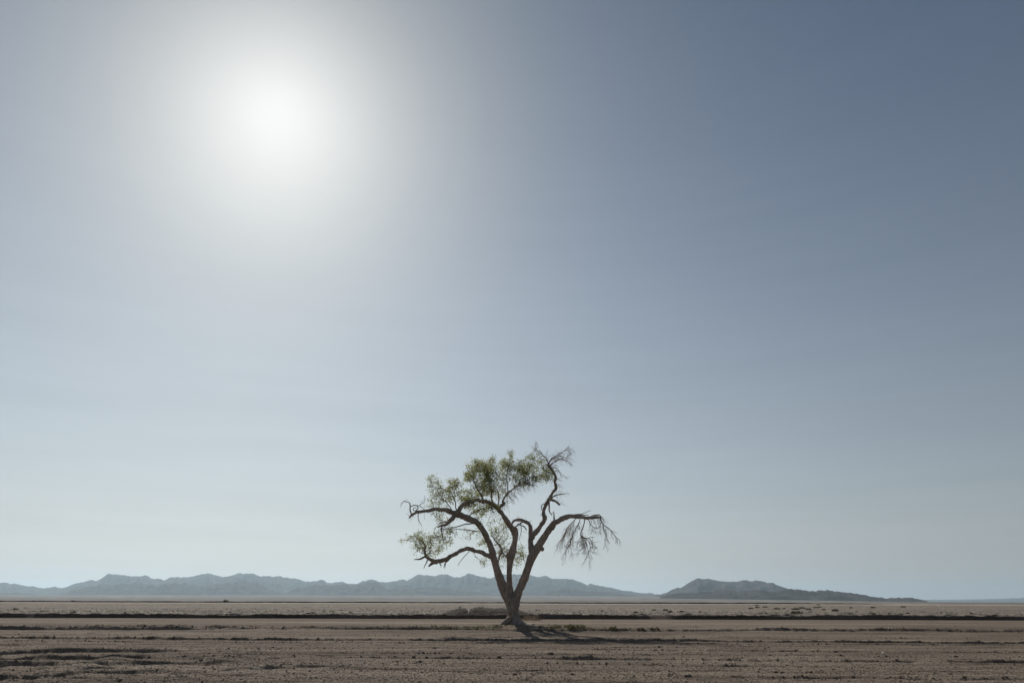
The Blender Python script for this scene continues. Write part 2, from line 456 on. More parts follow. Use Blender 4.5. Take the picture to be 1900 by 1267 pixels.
# low dark berm closing the field far off
xs = np.concatenate([[-6000, -900], np.linspace(-260, 260, 900), [900, 6000]])
V = []; T = []
hb = (0.42 + 0.10 * noise2(xs / 14, 0.3, 61) + 0.10 * noise2(xs / 3, 0.8, 62)) * (1 - sstep(118, 160, xs))
hb = np.maximum(hb, 0.03)
for k, (dy, hz) in enumerate([(-0.5, -0.3), (-0.25, 0.0), (-0.05, 0.55), (0.1, 0.95), (0.5, 1.0), (1.6, 0.6), (3.0, -0.4)]):
    V.append(np.stack([xs, Y_BERM + dy + 0.02 * xs * 0, Z_UP + np.where(hz > 0, hb * hz, hz)], 1))
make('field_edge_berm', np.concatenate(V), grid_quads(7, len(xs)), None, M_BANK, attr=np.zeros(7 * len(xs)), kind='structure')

# ------------------------------------------------------------------ desert plain and mountains
def horizon_y(px):
    return 1114.0 + (px - 950) * math.tan(ROLL)

def foot_px(px):
    return np.interp(px, [-600, 0, 500, 1000, 1250, 1500, 1700, 1900, 2600], [7.5, 8, 9, 9.5, 8.5, 4.0, -0.5, -1.5, -1])
def plain_z(pxs, y):
    k = sstep(math.log(1800), math.log(11000), np.log(y))
    X = (pxs - CX) / (FPX / math.cos(PITCH)) * y
    ang = foot_px(pxs) / (FPX / math.cos(PITCH) ** 2)
    Z = (Z_UP - 0.25) * (1 - k) + k * (EYE + ang * y)
    return X, np.maximum(Z, -0.5) + np.minimum(y * 0.0004, 2.0) * noise2(X / (y * 0.12 + 5), y / (y * 0.06 + 3), 71) * k
ys = np.concatenate([[Y_BERM + 2], np.geomspace(Y_BERM + 6, 26000, 150)])
pxs = np.concatenate([[-9000, -4000, -1800], np.linspace(-900, 2800, 300), [3600, 6000, 11000]])
Vv = []
for y in ys:
    X, Z = plain_z(pxs, y)
    Vv.append(np.stack([X, np.full_like(X, y), Z], 1))
make('desert_plain', np.concatenate(Vv), grid_quads(len(ys), len(pxs)), None, M_PLAIN, attr=np.zeros(len(ys) * len(pxs)), kind='structure')

def R5(u, v): return (u / 3.958, 1040 + v / 3.958)
def R6(u, v): return (480 + u / 3.958, 1040 + v / 3.958)
def R7(u, v): return (960 + u / 3.958, 1040 + v / 3.958)
def R8(u, v): return (1420 + u / 3.958, 1040 + v / 3.958)
BACK = [(-900, 1075), (-600, 1062), (-300, 1070), (-100, 1074)] + [R5(*p) for p in [(0, 160), (70, 170), (150, 180), (230, 188), (290, 200), (380, 195), (460, 200), (490, 182), (560, 160), (640, 140), (690, 148), (730, 118), (760, 92), (800, 96), (850, 98), (900, 110), (940, 115), (1040, 108), (1090, 130), (1140, 133), (1180, 140), (1230, 125), (1280, 115), (1340, 122), (1400, 115), (1460, 92), (1530, 95), (1590, 118), (1660, 110), (1740, 92), (1820, 95)]]
BACK += [R6(*p) for p in [(0, 108), (40, 112), (120, 115), (200, 122), (260, 130), (320, 150), (380, 148), (460, 142), (520, 165), (560, 158), (590, 150), (640, 168), (720, 165), (770, 145), (830, 135), (890, 155), (940, 158), (980, 150), (1010, 155), (1040, 138), (1090, 145), (1130, 120), (1160, 98), (1220, 100), (1290, 115), (1340, 95), (1390, 105), (1440, 120), (1490, 118), (1545, 92), (1600, 105), (1650, 120), (1700, 130), (1740, 118), (1800, 95)]]
BACK += [R7(*p) for p in [(0, 100), (60, 100), (110, 105), (160, 120), (220, 112), (260, 128), (330, 132), (410, 135), (470, 155), (520, 175), (550, 170), (610, 185), (680, 192), (760, 215), (830, 222), (880, 232), (960, 238), (1030, 243), (1100, 252), (1200, 270)]] + [(1330, 1116), (1500, 1125)]
FOOTH = [R5(*p) for p in [(-300, 240), (100, 235), (380, 262), (440, 250), (520, 215), (600, 195), (700, 180), (800, 172), (900, 170), (1000, 160), (1080, 175), (1150, 170), (1250, 160), (1350, 165), (1420, 182), (1520, 176), (1640, 165), (1780, 150), (1900, 160)]]
FOOTH += [R6(*p) for p in [(60, 205), (120, 225), (200, 230), (260, 205), (330, 190), (400, 178), (480, 180), (600, 175), (700, 172), (770, 165), (830, 160), (880, 160), (950, 210), (1000, 195), (1070, 178), (1150, 200), (1250, 190), (1350, 200), (1450, 205), (1600, 230), (1750, 250)]] + [R7(*p) for p in [(60, 245), (160, 235), (260, 215), (340, 205), (430, 215), (520, 222), (640, 225), (760, 238), (900, 258)]] + [(1250, 1120)]
RIGHT = [(1180, 1125)] + [R7(*p) for p in [(1000, 262), (1060, 246), (1100, 237), (1150, 210), (1180, 198), (1220, 195), (1270, 165), (1310, 140), (1350, 130), (1420, 132), (1480, 145), (1560, 153), (1620, 155), (1670, 143), (1730, 148), (1800, 145), (1850, 158), (1900, 162)]] + [R8(*p) for p in [(90, 172), (180, 204), (260, 220), (400, 240), (560, 262), (800, 310)]] + [(1680, 1128)]
RFRONT = [(1180, 1125)] + [R7(*p) for p in [(1050, 270), (1120, 250), (1200, 240), (1300, 235), (1430, 220), (1560, 214), (1640, 225), (1750, 213), (1850, 215)]] + [R8(*p) for p in [(0, 225), (100, 222), (180, 206), (260, 210), (320, 218), (400, 220), (480, 218), (560, 225), (640, 235), (740, 252), (830, 268), (900, 275), (950, 272), (1000, 270), (1080, 270), (1130, 280), (1200, 298), (1280, 312), (1340, 322)]] + [(1790, 1128)]
FAR = [(1500, 1118), (1600, 1114)] + [R8(*p) for p in [(900, 292), (1130, 286), (1200, 286), (1400, 285), (1600, 282), (1700, 280), (1850, 275), (1900, 272)]] + [(2050, 1105), (2300, 1100), (2700, 1092)]

def mountains(name, prof, y_ridge, depth, seed, jag=1.0, step=1.6, gully=1.0, back=1500, lowrel=0.0):
    prof = np.array(prof)
    px = np.arange(prof[0, 0], prof[-1, 0], step)
    sky = np.interp(px, prof[:, 0], prof[:, 1])
    sky = sky + jag * (1.5 * noise2(px / 11, 0.2, seed) + 1.3 * noise2(px / 5.5, 0.6, seed + 1) + 0.5 * noise2(px / 2.7, 0.9, seed + 2))
    rows = [0, .05, .1, .16, .22, .28, .34, .4, .46, .52, .58, .64, .7, .76, .82, .87, .92, .96, 1.0, 1.05, 1.15, 1.4, 2.0]
    V = []
    kx = 1 / (FPX / math.cos(PITCH))
    zr = np.array([P(a, b, y_ridge)[2] for a, b in zip(px, sky)])
    H0 = np.maximum(zr, 0)
    for t in rows:
        y = y_ridge - depth * (1 - t) if t <= 1 else y_ridge + back * (t - 1)
        X = (px - CX) * kx * y
        zf = np.maximum(plain_z(px, y_ridge - depth)[1] - 4, -0.9)
        if t <= 1:
            q = t ** 1.05
            nn = 1 - np.abs(noise2(X / 420 + 0.25 * noise2(X / 200, y / 200, seed + 9), y / 700, seed + 3)) * 2
            n2 = 1 - np.abs(noise2(X / 150, y / 260, seed + 4)) * 2
            n3 = noise2(X / 60, y / 80, seed + 5)
            w = np.clip(4 * t * (1 - t), 0, 1)
            q = q + gully * w * (0.24 * nn + 0.15 * n2 + 0.06 * n3 - 0.10)
            q = np.clip(q, 0, 1.0)
            z = zf + (zr - zf) * q
            z = np.where(zr < zf, zr, z)
        else:
            z = zr - (t - 1) * np.maximum(zr, 1) * 0.9
            z = np.maximum(z, -0.4)
        V.append(np.stack([X, np.full_like(X, y), np.maximum(z, -1.0)], 1))
    V = np.concatenate(V)
    return make(name, V, grid_quads(len(rows), len(px)), None, M_ROCK, attr=np.zeros(len(V)), kind='structure', smooth=True)

mountains('mountain_range', BACK, 14000, 1500, 81, 1.0)
mountains('foothills', FOOTH, 10500, 1100, 91, 1.2)
mountains('rocky_mountain', RIGHT, 9500, 1100, 101, 0.8)
mountains('rocky_ridge', RFRONT, 5500, 560, 111, 0.9)
mountains('far_slope', FAR, 22000, 2500, 121, 0.25, gully=0.3)

# the dusty air
def haze_box():
    x0, x1, y0, y1, z0, z1 = -45000, 45000, -3000, 30000, -1.6, 600
    v = [(x, y, z) for z in (z0, z1) for y in (y0, y1) for x in (x0, x1)]
    q = [(0, 2, 3, 1), (4, 5, 7, 6), (0, 1, 5, 4), (2, 6, 7, 3), (0, 4, 6, 2), (1, 3, 7, 5)]
    M = bpy.data.materials.new('dusty_air'); M.use_nodes = True
    t = M.node_tree
    t.nodes.remove(t.nodes['Principled BSDF'])
    pv = t.nodes.new('ShaderNodeVolumePrincipled')
    pv.inputs['Color'].default_value = (0.67, 0.87, 1.0, 1)
    pv.inputs['Density'].default_value = 3.6e-5
    pv.inputs['Anisotropy'].default_value = 0.45
    t.links.new(pv.outputs[0], t.nodes['Material Output'].inputs['Volume'])
    o = make('haze', v, q, None, M, smooth=False, kind='stuff')
    return o
haze_box()

# ------------------------------------------------------------------ the tree
def ZP(zx, zy):
    return 720 + zx / 3.1674, 800 + zy / 3.1674

def WP(zx, zy, dy=0.0):
    px, py = ZP(zx, zy)
    return P(px, py, Y_TREE + dy)

def wscale(p):
    return float((p - np.array([0, 0, EYE])) @ f_) / FPX / 3.1674

def spline(pts, n_per=6):
    pts = np.asarray(pts, float)
    if len(pts) < 3:
        t = np.linspace(0, 1, n_per + 1)[:, None]
        return pts[0] * (1 - t) + pts[-1] * t
    p = np.vstack([2 * pts[0] - pts[1], pts, 2 * pts[-1] - pts[-2]])
    out = []
    for i in range(1, len(p) - 2):
        for k in range(n_per):
            t = k / n_per
            a, b, c, dd = p[i - 1], p[i], p[i + 1], p[i + 2]
            out.append(0.5 * (2 * b + (c - a) * t + (2 * a - 5 * b + 4 * c - dd) * t * t + (3 * b - a - 3 * c + dd) * t ** 3))
    out.append(p[-2])
    return np.array(out)

def tube(path, rad, sides=10, lump=0.12, seed=0, lf=3.0):
    """swept tube with a lumpy surface; closed ends"""
    path = np.asarray(path, float); rad = np.asarray(rad, float)
    n = len(path)
    tan = np.gradient(path, axis=0); tan /= np.linalg.norm(tan, axis=1)[:, None] + 1e-9
    up = np.array([0.2, 1.0, 0.1])
    V = []
    a = np.linspace(0, 2 * np.pi, sides, endpoint=False)
    for i in range(n):
        s = np.cross(tan[i], up); s /= np.linalg.norm(s) + 1e-9
        w = np.cross(s, tan[i])
        V.append(path[i] + rad[i] * (np.cos(a)[:, None] * s + np.sin(a)[:, None] * w))
    V = np.concatenate(V)
    c = np.repeat(path, sides, 0); rr = np.repeat(rad, sides)
    dirn = V - c
    k = noise3(c * 0.9 + dirn / (rr[:, None] + 1e-6) * 0.8 + c * lf * 0.6, seed) * lump + 0.5 * lump * noise3(V * lf * 2.5, seed + 1)
    V = c + dirn * (1 + k)[:, None]
    q = []
    i = np.arange(n - 1)[:, None] * sides; j = np.arange(sides)[None, :]
    j2 = (j + 1) % sides
    q = np.stack([i + j, i + j2, i + sides + j2, i + sides + j], -1).reshape(-1, 4)
    V = np.vstack([V, path[0], path[-1]])
    t = np.concatenate([np.stack([np.full(sides, n * sides), (np.arange(sides) + 1) % sides, np.arange(sides)], 1),
                        np.stack([np.full(sides, n * sides + 1), (n - 1) * sides + np.arange(sides), (n - 1) * sides + (np.arange(sides) + 1) % sides], 1)])
    return V, q, t

def join(parts):
    V = []; Q = []; T = []; o = 0
    for v, q, t in parts:
        V.append(v); Q.append(q + o); T.append(t + o); o += len(v)
    return np.concatenate(V), np.concatenate(Q), np.concatenate(T)

def limb(pts, n_per=6):
    """pts: (zx, zy, width, depth offset) -> path, radius"""
    c = [np.concatenate([WP(x, y, dy), [w]]) for x, y, w, dy in pts]
    s = spline(c, n_per)
    path = s[:, :3]
    rad = np.maximum(s[:, 3], 0.8) * 0.44 * wscale(path[0])
    return path, rad

BASE = ground_at(952, 1158)
TREE = empty('cottonwood_tree', BASE)
tag(TREE, 'lone gnarled tree with broken limbs and sparse green crown on the bare field', 'tree')

# --- trunk: butt and three stems fused into one surface
TR = {
 'butt': [(741, 1165, 150, 0), (740, 1140, 118, 0), (737, 1115, 92, 0), (734, 1080, 80, 0), (733, 1040, 80, 0), (735, 1000, 86, 0), (737, 975, 74, 0)],
 'A': [(722, 1050, 50, 0), (708, 1000, 58, -.05), (690, 950, 60, -.1), (665, 890, 60, -.2), (645, 830, 48, -.3), (622, 750, 45, -.45), (605, 680, 40, -.55), (580, 625, 38, -.7), (550, 570, 36, -.85), (520, 535, 36, -1.0), (480, 515, 36, -1.1), (455, 503, 36, -1.15)],
 'C': [(735, 1050, 50, 0), (724, 970, 44, .05), (714, 900, 38, .15), (712, 840, 36, .2), (715, 790, 38, .3), (720, 748, 46, .35), (736, 690, 46, .4), (746, 640, 40, .45), (748, 590, 40, .5), (742, 572, 38, .5)],
 'D': [(745, 1050, 50, 0), (755, 980, 56, -.02), (768, 940, 54, -.05), (787, 895, 54, -.1), (806, 850, 52, -.2), (826, 790, 50, -.3), (845, 740, 56, -.35), (866, 700, 58, -.4), (892, 665, 50, -.5), (915, 625, 43, -.6), (945, 580, 42, -.75), (972, 548, 40, -.85)],
 'D1': [(850, 725, 44, -.3), (842, 690, 40, -.2), (839, 655, 36, -.1), (839, 620, 32, 0), (838, 585, 28, 0), (836, 556, 24, 0)],
}
parts = []
for k, (nm, pts) in enumerate(TR.items()):
    path, rad = limb(pts, 8)
    parts.append(tube(path, rad, 20, 0.10, 200 + k * 3, 1.5))
# knobs and old wounds
for (x, y, w, dy) in [(708, 722, 26, .3), (905, 690, 26, -.5), (642, 868, 22, -.3), (864, 690, 30, -.45), (752, 572, 22, .45), (628, 790, 20, -.4), (838, 690, 26, -.3), (960, 560, 20, -.9), (792, 895, 26, -.25), (712, 1060, 30, -.4)]:
    c = WP(x, y, dy); r = w * 0.5 * wscale(c)
    parts.append(tube([c - [0, 0, r], c - [0, 0, r * .5], c, c + [0, 0, r * .5], c + [0, 0, r]], [r * .3, r * .85, r, r * .85, r * .3], 10, 0.15, 300 + x))
# flare at the foot
for (x1, y1, w0, w1, dy1) in [(660, 1148, 48, 12, -.5), (812, 1146, 50, 12, -.3), (735, 1160, 60, 20, -.9), (700, 1138, 50, 16, .8), (790, 1136, 46, 14, .7), (770, 1156, 56, 18, -.7)]:
    a = WP(738 + (x1 - 738) * .12, 1085, 0); b = WP(738 + (x1 - 738) * .45, 1122, dy1 * .4); c = WP(x1, y1, dy1)
    c[2] = min(c[2], Z_TREE + 0.0)
    s = spline([a, b, b * .4 + c * .6 - [0, 0, .02], c - [0, 0, 0.06]], 6)
    parts.append(tube(s, np.linspace(w0, w1, len(s)) * .5 * wscale(a), 12, 0.12, 400 + x1))
V, Q, T = join(parts)
raw = make('trunk_raw', V, Q, T)
md = raw.modifiers.new('fuse', 'REMESH'); md.mode = 'VOXEL'; md.voxel_size = 0.022; md.use_smooth_shade = True
dg = bpy.context.evaluated_depsgraph_get()
me = bpy.data.meshes.new_from_object(raw.evaluated_get(dg))
bpy.data.objects.remove(raw)
nv = len(me.vertices)
co = np.empty(nv * 3, np.float32); me.vertices.foreach_get('co', co); co = co.reshape(-1, 3).astype(float)
no = np.empty(nv * 3, np.float32); me.vertices.foreach_get('normal', no); no = no.reshape(-1, 3).astype(float)
rid = 1 - 2 * np.abs(noise3(co * [7.5, 7.5, 1.7] + 0.4 * noise3(co * 2.2, 5)[:, None], 6))
fine = noise3(co * [20, 20, 6], 8)
co = co + no * (0.026 * rid + 0.010 * fine + 0.022 * noise3(co * 2.6, 9) - 0.012)[:, None]
co -= BASE
me.vertices.foreach_set('co', co.astype(np.float32).ravel()); me.update()
me.name = 'trunk'
me.materials.clear(); me.materials.append(M_BARK)
o = bpy.data.objects.new('trunk', me); COL.objects.link(o); o.parent = TREE

# --- surface roots
for pts in ([(715, 1100, 34, -.5), (690, 1118, 30, -.75), (672, 1132, 24, -.85), (655, 1142, 16, -.95), (640, 1149, 8, -1.0)],
            [(770, 1110, 30, .1), (795, 1130, 26, -.1), (820, 1141, 18, -.3), (850, 1146, 9, -.4)]):
    path, rad = limb(pts, 5)
    V, Q, T = tube(path, rad, 12, 0.15, int(pts[0][0]))
    make('root', V, Q, T, M_LIMB, TREE, path[0])

# --- limbs: each a mesh of its own
LB = {
 'Aout': [(500, 526, 36, -1.05), (470, 511, 38, -1.12), (430, 496, 40, -1.2), (385, 478, 36, -1.3), (340, 464, 31, -1.4), (280, 460, 24, -1.45), (220, 468, 20, -1.5), (170, 478, 18, -1.5), (142, 489, 16, -1.5), (120, 508, 9, -1.5)],
 'B': [(640, 448, 26, .5), (592, 420, 24, .1), (540, 407, 24, -.4), (492, 411, 24, -.9), (450, 428, 25, -1.3), (410, 470, 25, -1.55), (372, 518, 25, -1.7), (346, 545, 22, -1.75), (318, 552, 16, -1.8), (288, 560, 7, -1.8)],
 'Cup': [(742, 605, 36, .5), (732, 572, 36, .5), (713, 550, 33, .52), (690, 515, 31, .55), (666, 477, 29, .6), (645, 452, 30, .6), (622, 434, 27, .6), (598, 422, 22, .6)],
 'C2': [(640, 455, 20, .6), (665, 437, 19, .6), (680, 425, 20, .55), (676, 406, 12, .5), (700, 370, 11, .4), (738, 333, 9, .2), (775, 316, 7, 0), (815, 312, 5, -.1), (850, 322, 3, -.1)],
 'C3': [(618, 435, 18, .65), (610, 400, 13, .7), (606, 360, 11, .7), (598, 315, 8, .6), (580, 270, 6, .5), (560, 230, 4, .4)],
 'C4': [(700, 370, 9, .4), (705, 330, 7, .6), (695, 280, 6, .8), (705, 230, 4, .9), (715, 180, 3, .9)],
 'C5': [(560, 410, 14, -.2), (545, 370, 11, -.2), (520, 330, 9, -.1), (500, 280, 6, 0), (510, 235, 4, .1)],
 'C6': [(645, 452, 12, .6), (650, 410, 9, .9), (648, 370, 9, 1.1), (640, 352, 6, 1.15)],
 'D1b': [(846, 628, 30, -.02), (858, 603, 34, .02), (876, 584, 32, .08), (897, 557, 29, .15), (914, 528, 27, .2), (921, 510, 28, .2), (914, 490, 24, .22), (916, 460, 22, .25), (928, 430, 25, .3), (943, 404, 28, .3), (956, 383, 22, .32), (971, 357, 19, .35), (985, 334, 22, .35), (980, 303, 17, .35), (984, 272, 17, .35), (976, 248, 16, .35), (960, 223, 14, .35), (948, 202, 17, .35), (944, 183, 8, .35)],
 'D2': [(957, 567, 40, -.8), (980, 541, 40, -.9), (1002, 526, 36, -1.0), (1040, 505, 32, -1.1), (1068, 497, 30, -1.2), (1110, 503, 24, -1.3), (1150, 508, 21, -1.4), (1190, 508, 20, -1.5), (1230, 506, 18, -1.6), (1253, 504, 9, -1.65)],
 'E': [(606, 735, 34, -.5), (575, 722, 30, -.7), (540, 710, 27, -.9), (500, 697, 25, -1.1), (465, 690, 24, -1.25), (425, 701, 24, -1.4), (385, 721, 25, -1.5), (350, 745, 25, -1.6), (320, 759, 25, -1.65), (285, 763, 26, -1.7), (247, 757, 24, -1.75), (226, 740, 15, -1.8), (205, 742, 14, -1.8), (180, 749, 10, -1.8), (153, 755, 4, -1.8)],
 'arch': [(838, 575, 26, 0), (833, 555, 25, 0), (818, 538, 24, .05), (795, 525, 21, .1), (765, 520, 18, .15), (738, 526, 15, .2), (722, 545, 10, .2), (716, 556, 5, .2)],
 'Eup': [(226, 745, 16, -1.8), (219, 720, 13, -1.8), (217, 695, 12, -1.8), (214, 668, 10, -1.8), (198, 648, 7, -1.8), (180, 628, 5, -1.7), (165, 610, 3, -1.6)],
 'mid': [(640, 800, 12, .1), (650, 750, 12, .3), (665, 705, 12, .5), (655, 670, 11, .7), (630, 640, 9, .9), (605, 610, 6, 1.1)],
 'mid2': [(665, 705, 10, .5), (690, 735, 8, .3), (712, 765, 9, .3)],
}
# smaller broken branches and spikes
SB = {
 'a': [(136, 488, 9, -1.5), (130, 460, 9, -1.5), (131, 440, 8, -1.5), (126, 420, 6, -1.5), (108, 413, 5, -1.45), (90, 412, 5, -1.4), (80, 428, 3, -1.4), (70, 446, 2, -1.4)],
 'a2': [(131, 442, 7, -1.5), (150, 434, 7, -1.55), (172, 440, 7, -1.6), (176, 455, 7, -1.6), (160, 466, 6, -1.55), (146, 460, 5, -1.5), (150, 448, 5, -1.5), (168, 450, 4, -1.5)],
 'a3': [(150, 434, 5, -1.55), (180, 436, 5, -1.5), (198, 424, 4, -1.5), (215, 410, 3, -1.5), (214, 376, 2, -1.5)],
 'a4': [(188, 437, 5, -1.5), (205, 452, 4, -1.45), (212, 468, 4, -1.45)],
 'a5': [(178, 478, 6, -1.5), (178, 505, 5, -1.55), (182, 530, 4, -1.6), (196, 550, 2, -1.6)],
 'b1': [(318, 552, 10, -1.8), (314, 580, 9, -1.85), (320, 610, 7, -1.9), (326, 640, 4, -1.9)],
 'b2': [(380, 515, 8, -1.65), (350, 528, 7, -1.6), (310, 540, 6, -1.6), (288, 556, 4, -1.6), (272, 576, 3, -1.6)],
 'b3': [(525, 588, 9, -.95), (480, 582, 7, -1.1), (440, 577, 6, -1.3), (390, 573, 4, -1.5), (345, 572, 3, -1.6), (300, 578, 2, -1.6)],
 'b4': [(505, 585, 5, -1.0), (485, 605, 4, -1.0), (483, 638, 4, -1.0)],
 'b5': [(500, 540, 9, -1.1), (455, 545, 8, -1.3), (410, 558, 7, -1.45), (370, 565, 5, -1.6)],
 'b6': [(460, 510, 8, -1.1), (500, 480, 7, -.9), (535, 462, 6, -.7), (565, 452, 4, -.5)],
 'b7': [(430, 496, 8, -1.2), (400, 455, 8, -1.1), (395, 415, 7, -1.0), (375, 370, 5, -.9), (350, 345, 3, -.9)],
 'b8': [(385, 478, 7, -1.3), (350, 425, 6, -1.4), (320, 395, 4, -1.5), (300, 370, 3, -1.5)],
 'd1': [(942, 404, 22, .2), (962, 402, 20, .1), (985, 412, 15, 0), (1006, 428, 13, -.1), (1009, 431, 6, -.1)],
 'd2': [(952, 398, 10, .2), (972, 384, 9, .1), (995, 374, 8, 0), (1020, 370, 7, 0), (1042, 366, 4, 0)],
 'd3': [(946, 415, 12, .2), (946, 440, 10, .15), (947, 466, 10, .15), (957, 484, 6, .1), (966, 496, 3, .1)],
 'd4': [(958, 486, 4, .1), (970, 482, 4, .05), (976, 470, 3, 0)],
 'd5': [(928, 425, 7, .3), (908, 430, 6, .4), (901, 448, 6, .45), (905, 468, 4, .45)],
 'd6': [(974, 548, 15, -.85), (977, 515, 11, -.85), (976, 490, 7, -.85), (974, 468, 2, -.85)],
 'd7': [(1070, 494, 12, -1.2), (1110, 490, 10, -1.3), (1145, 490, 7, -1.35), (1178, 491, 4, -1.4)],
 'd8': [(1118, 489, 6, -1.3), (1150, 480, 4, -1.2), (1180, 470, 3, -1.1), (1196, 465, 2, -1.1)],
 'd9': [(1185, 512, 8, -1.5), (1200, 498, 9, -1.55), (1222, 490, 9, -1.6), (1242, 491, 8, -1.6), (1250, 505, 7, -1.65)],
 'e1': [(290, 768, 24, -1.7), (268, 770, 24, -1.7), (250, 780, 18, -1.7), (237, 793, 8, -1.7)],
 'e2': [(300, 766, 9, -1.7), (311, 780, 7, -1.7), (313, 796, 3, -1.7)],
 'e3': [(232, 756, 10, -1.75), (222, 780, 7, -1.75), (215, 795, 5, -1.75), (209, 808, 3, -1.75)],
 'e4': [(400, 722, 14, -1.5), (372, 740, 12, -1.55), (350, 760, 9, -1.6), (335, 778, 8, -1.6), (326, 800, 4, -1.6)],
 'e5': [(338, 772, 6, -1.6), (336, 790, 4, -1.6), (332, 808, 3, -1.6)],
 'e6': [(478, 702, 5, -1.2), (455, 728, 4, -1.2), (430, 758, 4, -1.2), (408, 790, 3, -1.2)],
 'e7': [(226, 742, 8, -1.8), (234, 722, 7, -1.75), (250, 715, 5, -1.7)],
 'e8': [(216, 690, 8, -1.8), (235, 655, 6, -1.9), (260, 632, 4, -2.0), (290, 610, 3, -2.0)],
 'r1': [(792, 530, 10, .1), (770, 548, 9, 0), (748, 560, 8, -.05), (736, 566, 4, -.05)],
 'r2': [(760, 545, 8, 0), (785, 552, 8, -.05), (805, 566, 8, -.05), (814, 580, 5, -.05)],
 'r3': [(775, 530, 5, .1), (782, 560, 5, .05), (780, 600, 4, .05), (768, 640, 3, .1)],
 'r4': [(742, 530, 6, .15), (730, 548, 5, .1), (740, 560, 4, .05)],
 'h1': [(1155, 515, 8, -1.4), (1151, 545, 7, -1.35), (1143, 575, 7, -1.3), (1133, 598, 7, -1.25), (1136, 615, 8, -1.2), (1150, 626, 6, -1.2), (1172, 636, 5, -1.2), (1184, 655, 5, -1.2), (1192, 690, 3, -1.2)],
 'h2': [(1250, 508, 8, -1.65), (1256, 530, 6, -1.7), (1268, 552, 6, -1.75), (1296, 570, 5, -1.8), (1318, 592, 5, -1.85), (1340, 622, 4, -1.9), (1358, 634, 2, -1.9)],
 'h3': [(1178, 516, 6, -1.45), (1186, 540, 5, -1.5), (1205, 560, 4, -1.5), (1226, 568, 4, -1.55), (1246, 560, 3, -1.6), (1254, 535, 3, -1.6)],
 'h4': [(1130, 514, 5, -1.35), (1120, 540, 5, -1.4), (1100, 580, 4, -1.45), (1080, 625, 3, -1.5), (1066, 670, 2, -1.5)],
 'h5': [(1105, 512, 4, -1.3), (1075, 540, 4, -1.2), (1050, 572, 3, -1.1), (1030, 620, 2, -1.1)],
 'h6': [(1138, 612, 5, -1.25), (1165, 626, 4, -1.1), (1195, 622, 4, -1.0), (1215, 622, 3, -1.0)],
 'h7': [(1150, 628, 4, -1.2), (1168, 665, 4, -1.3), (1176, 700, 3, -1.35), (1180, 735, 2, -1.35)],
 'h8': [(1262, 548, 5, -1.7), (1268, 580, 4, -1.6), (1278, 605, 3, -1.55), (1272, 640, 2, -1.5)],
 't1': [(945, 190, 10, .35), (958, 165, 7, .3), (985, 145, 5, .2), (1020, 125, 4, .1), (1060, 95, 2, 0)],
 't2': [(946, 195, 9, .35), (930, 160, 6, .5), (900, 130, 5, .6), (870, 105, 3, .6), (885, 92, 2, .6)],
 't3': [(952, 200, 8, .35), (985, 175, 5, .5), (1020, 165, 4, .6), (1055, 175, 2, .7)],
 't4': [(955, 215, 7, .35), (985, 215, 5, .2), (1010, 240, 4, .1), (1022, 275, 2, .1)],
}
SK = {}
for k, (nm, pts) in enumerate(LB.items()):
    path, rad = limb(pts, 9)
    kink = np.stack([noise3(path * 2.6, 1700 + k), noise3(path * 2.6, 1800 + k), noise3(path * 2.6, 1900 + k)], 1) * 0.05
    kink += np.stack([noise3(path * 6, 1710 + k), noise3(path * 6, 1810 + k), noise3(path * 6, 1910 + k)], 1) * 0.02
    kink *= np.clip(np.arange(len(path)) / 8.0, 0, 1)[:, None]
    path = path + kink
    rad = rad * (1 + 0.22 * noise3(path * 3.2, 2000 + k) + 0.12 * noise3(path * 9, 2100 + k))
    V, Q, T = tube(path, rad, 14 if pts[0][2] > 15 else 8, 0.26, 500 + 3 * k, 2.5)
    if pts[0][2] > 18:                            # short broken stubs and a few dead twigs on the limb itself
        rs = np.random.default_rng(2200 + k); st = [(V, Q, T)]
        for j in rs.integers(len(path) // 5, len(path) - 2, 7):
            dv = rs.normal(size=3); dv[2] = abs(dv[2]) * .6 - .1; dv /= np.linalg.norm(dv)
            L = rs.uniform(.06, .2) + rad[j]; r0 = rs.uniform(.012, .03)
            st.append(tube(spline([path[j], path[j] + dv * L * .6, path[j] + dv * L + rs.normal(size=3) * .03], 3), np.linspace(r0, r0 * .4, 7), 6, .2, j))
        V, Q, T = join(st)
    make('limb', V, Q, T, M_LIMB, TREE, path[0])
    SK[nm] = (path, rad)
for k, (nm, pts) in enumerate(SB.items()):
    path, rad = limb(pts, 5)
    kink = np.stack([noise3(path * 4.0, 700 + k), noise3(path * 4.0, 800 + k), noise3(path * 4.0, 900 + k)], 1) * 0.03
    kink[0] = 0
    path = path + kink
    V, Q, T = tube(path, rad, 7, 0.18, 600 + 3 * k, 4)
    make('dead_branch' if nm[0] in 'dehrt' or nm in ('a', 'a2', 'a3') else 'branch', V, Q, T, M_DEAD if nm[0] in 'ht' else M_LIMB, TREE, path[0])
    SK[nm] = (path, rad)

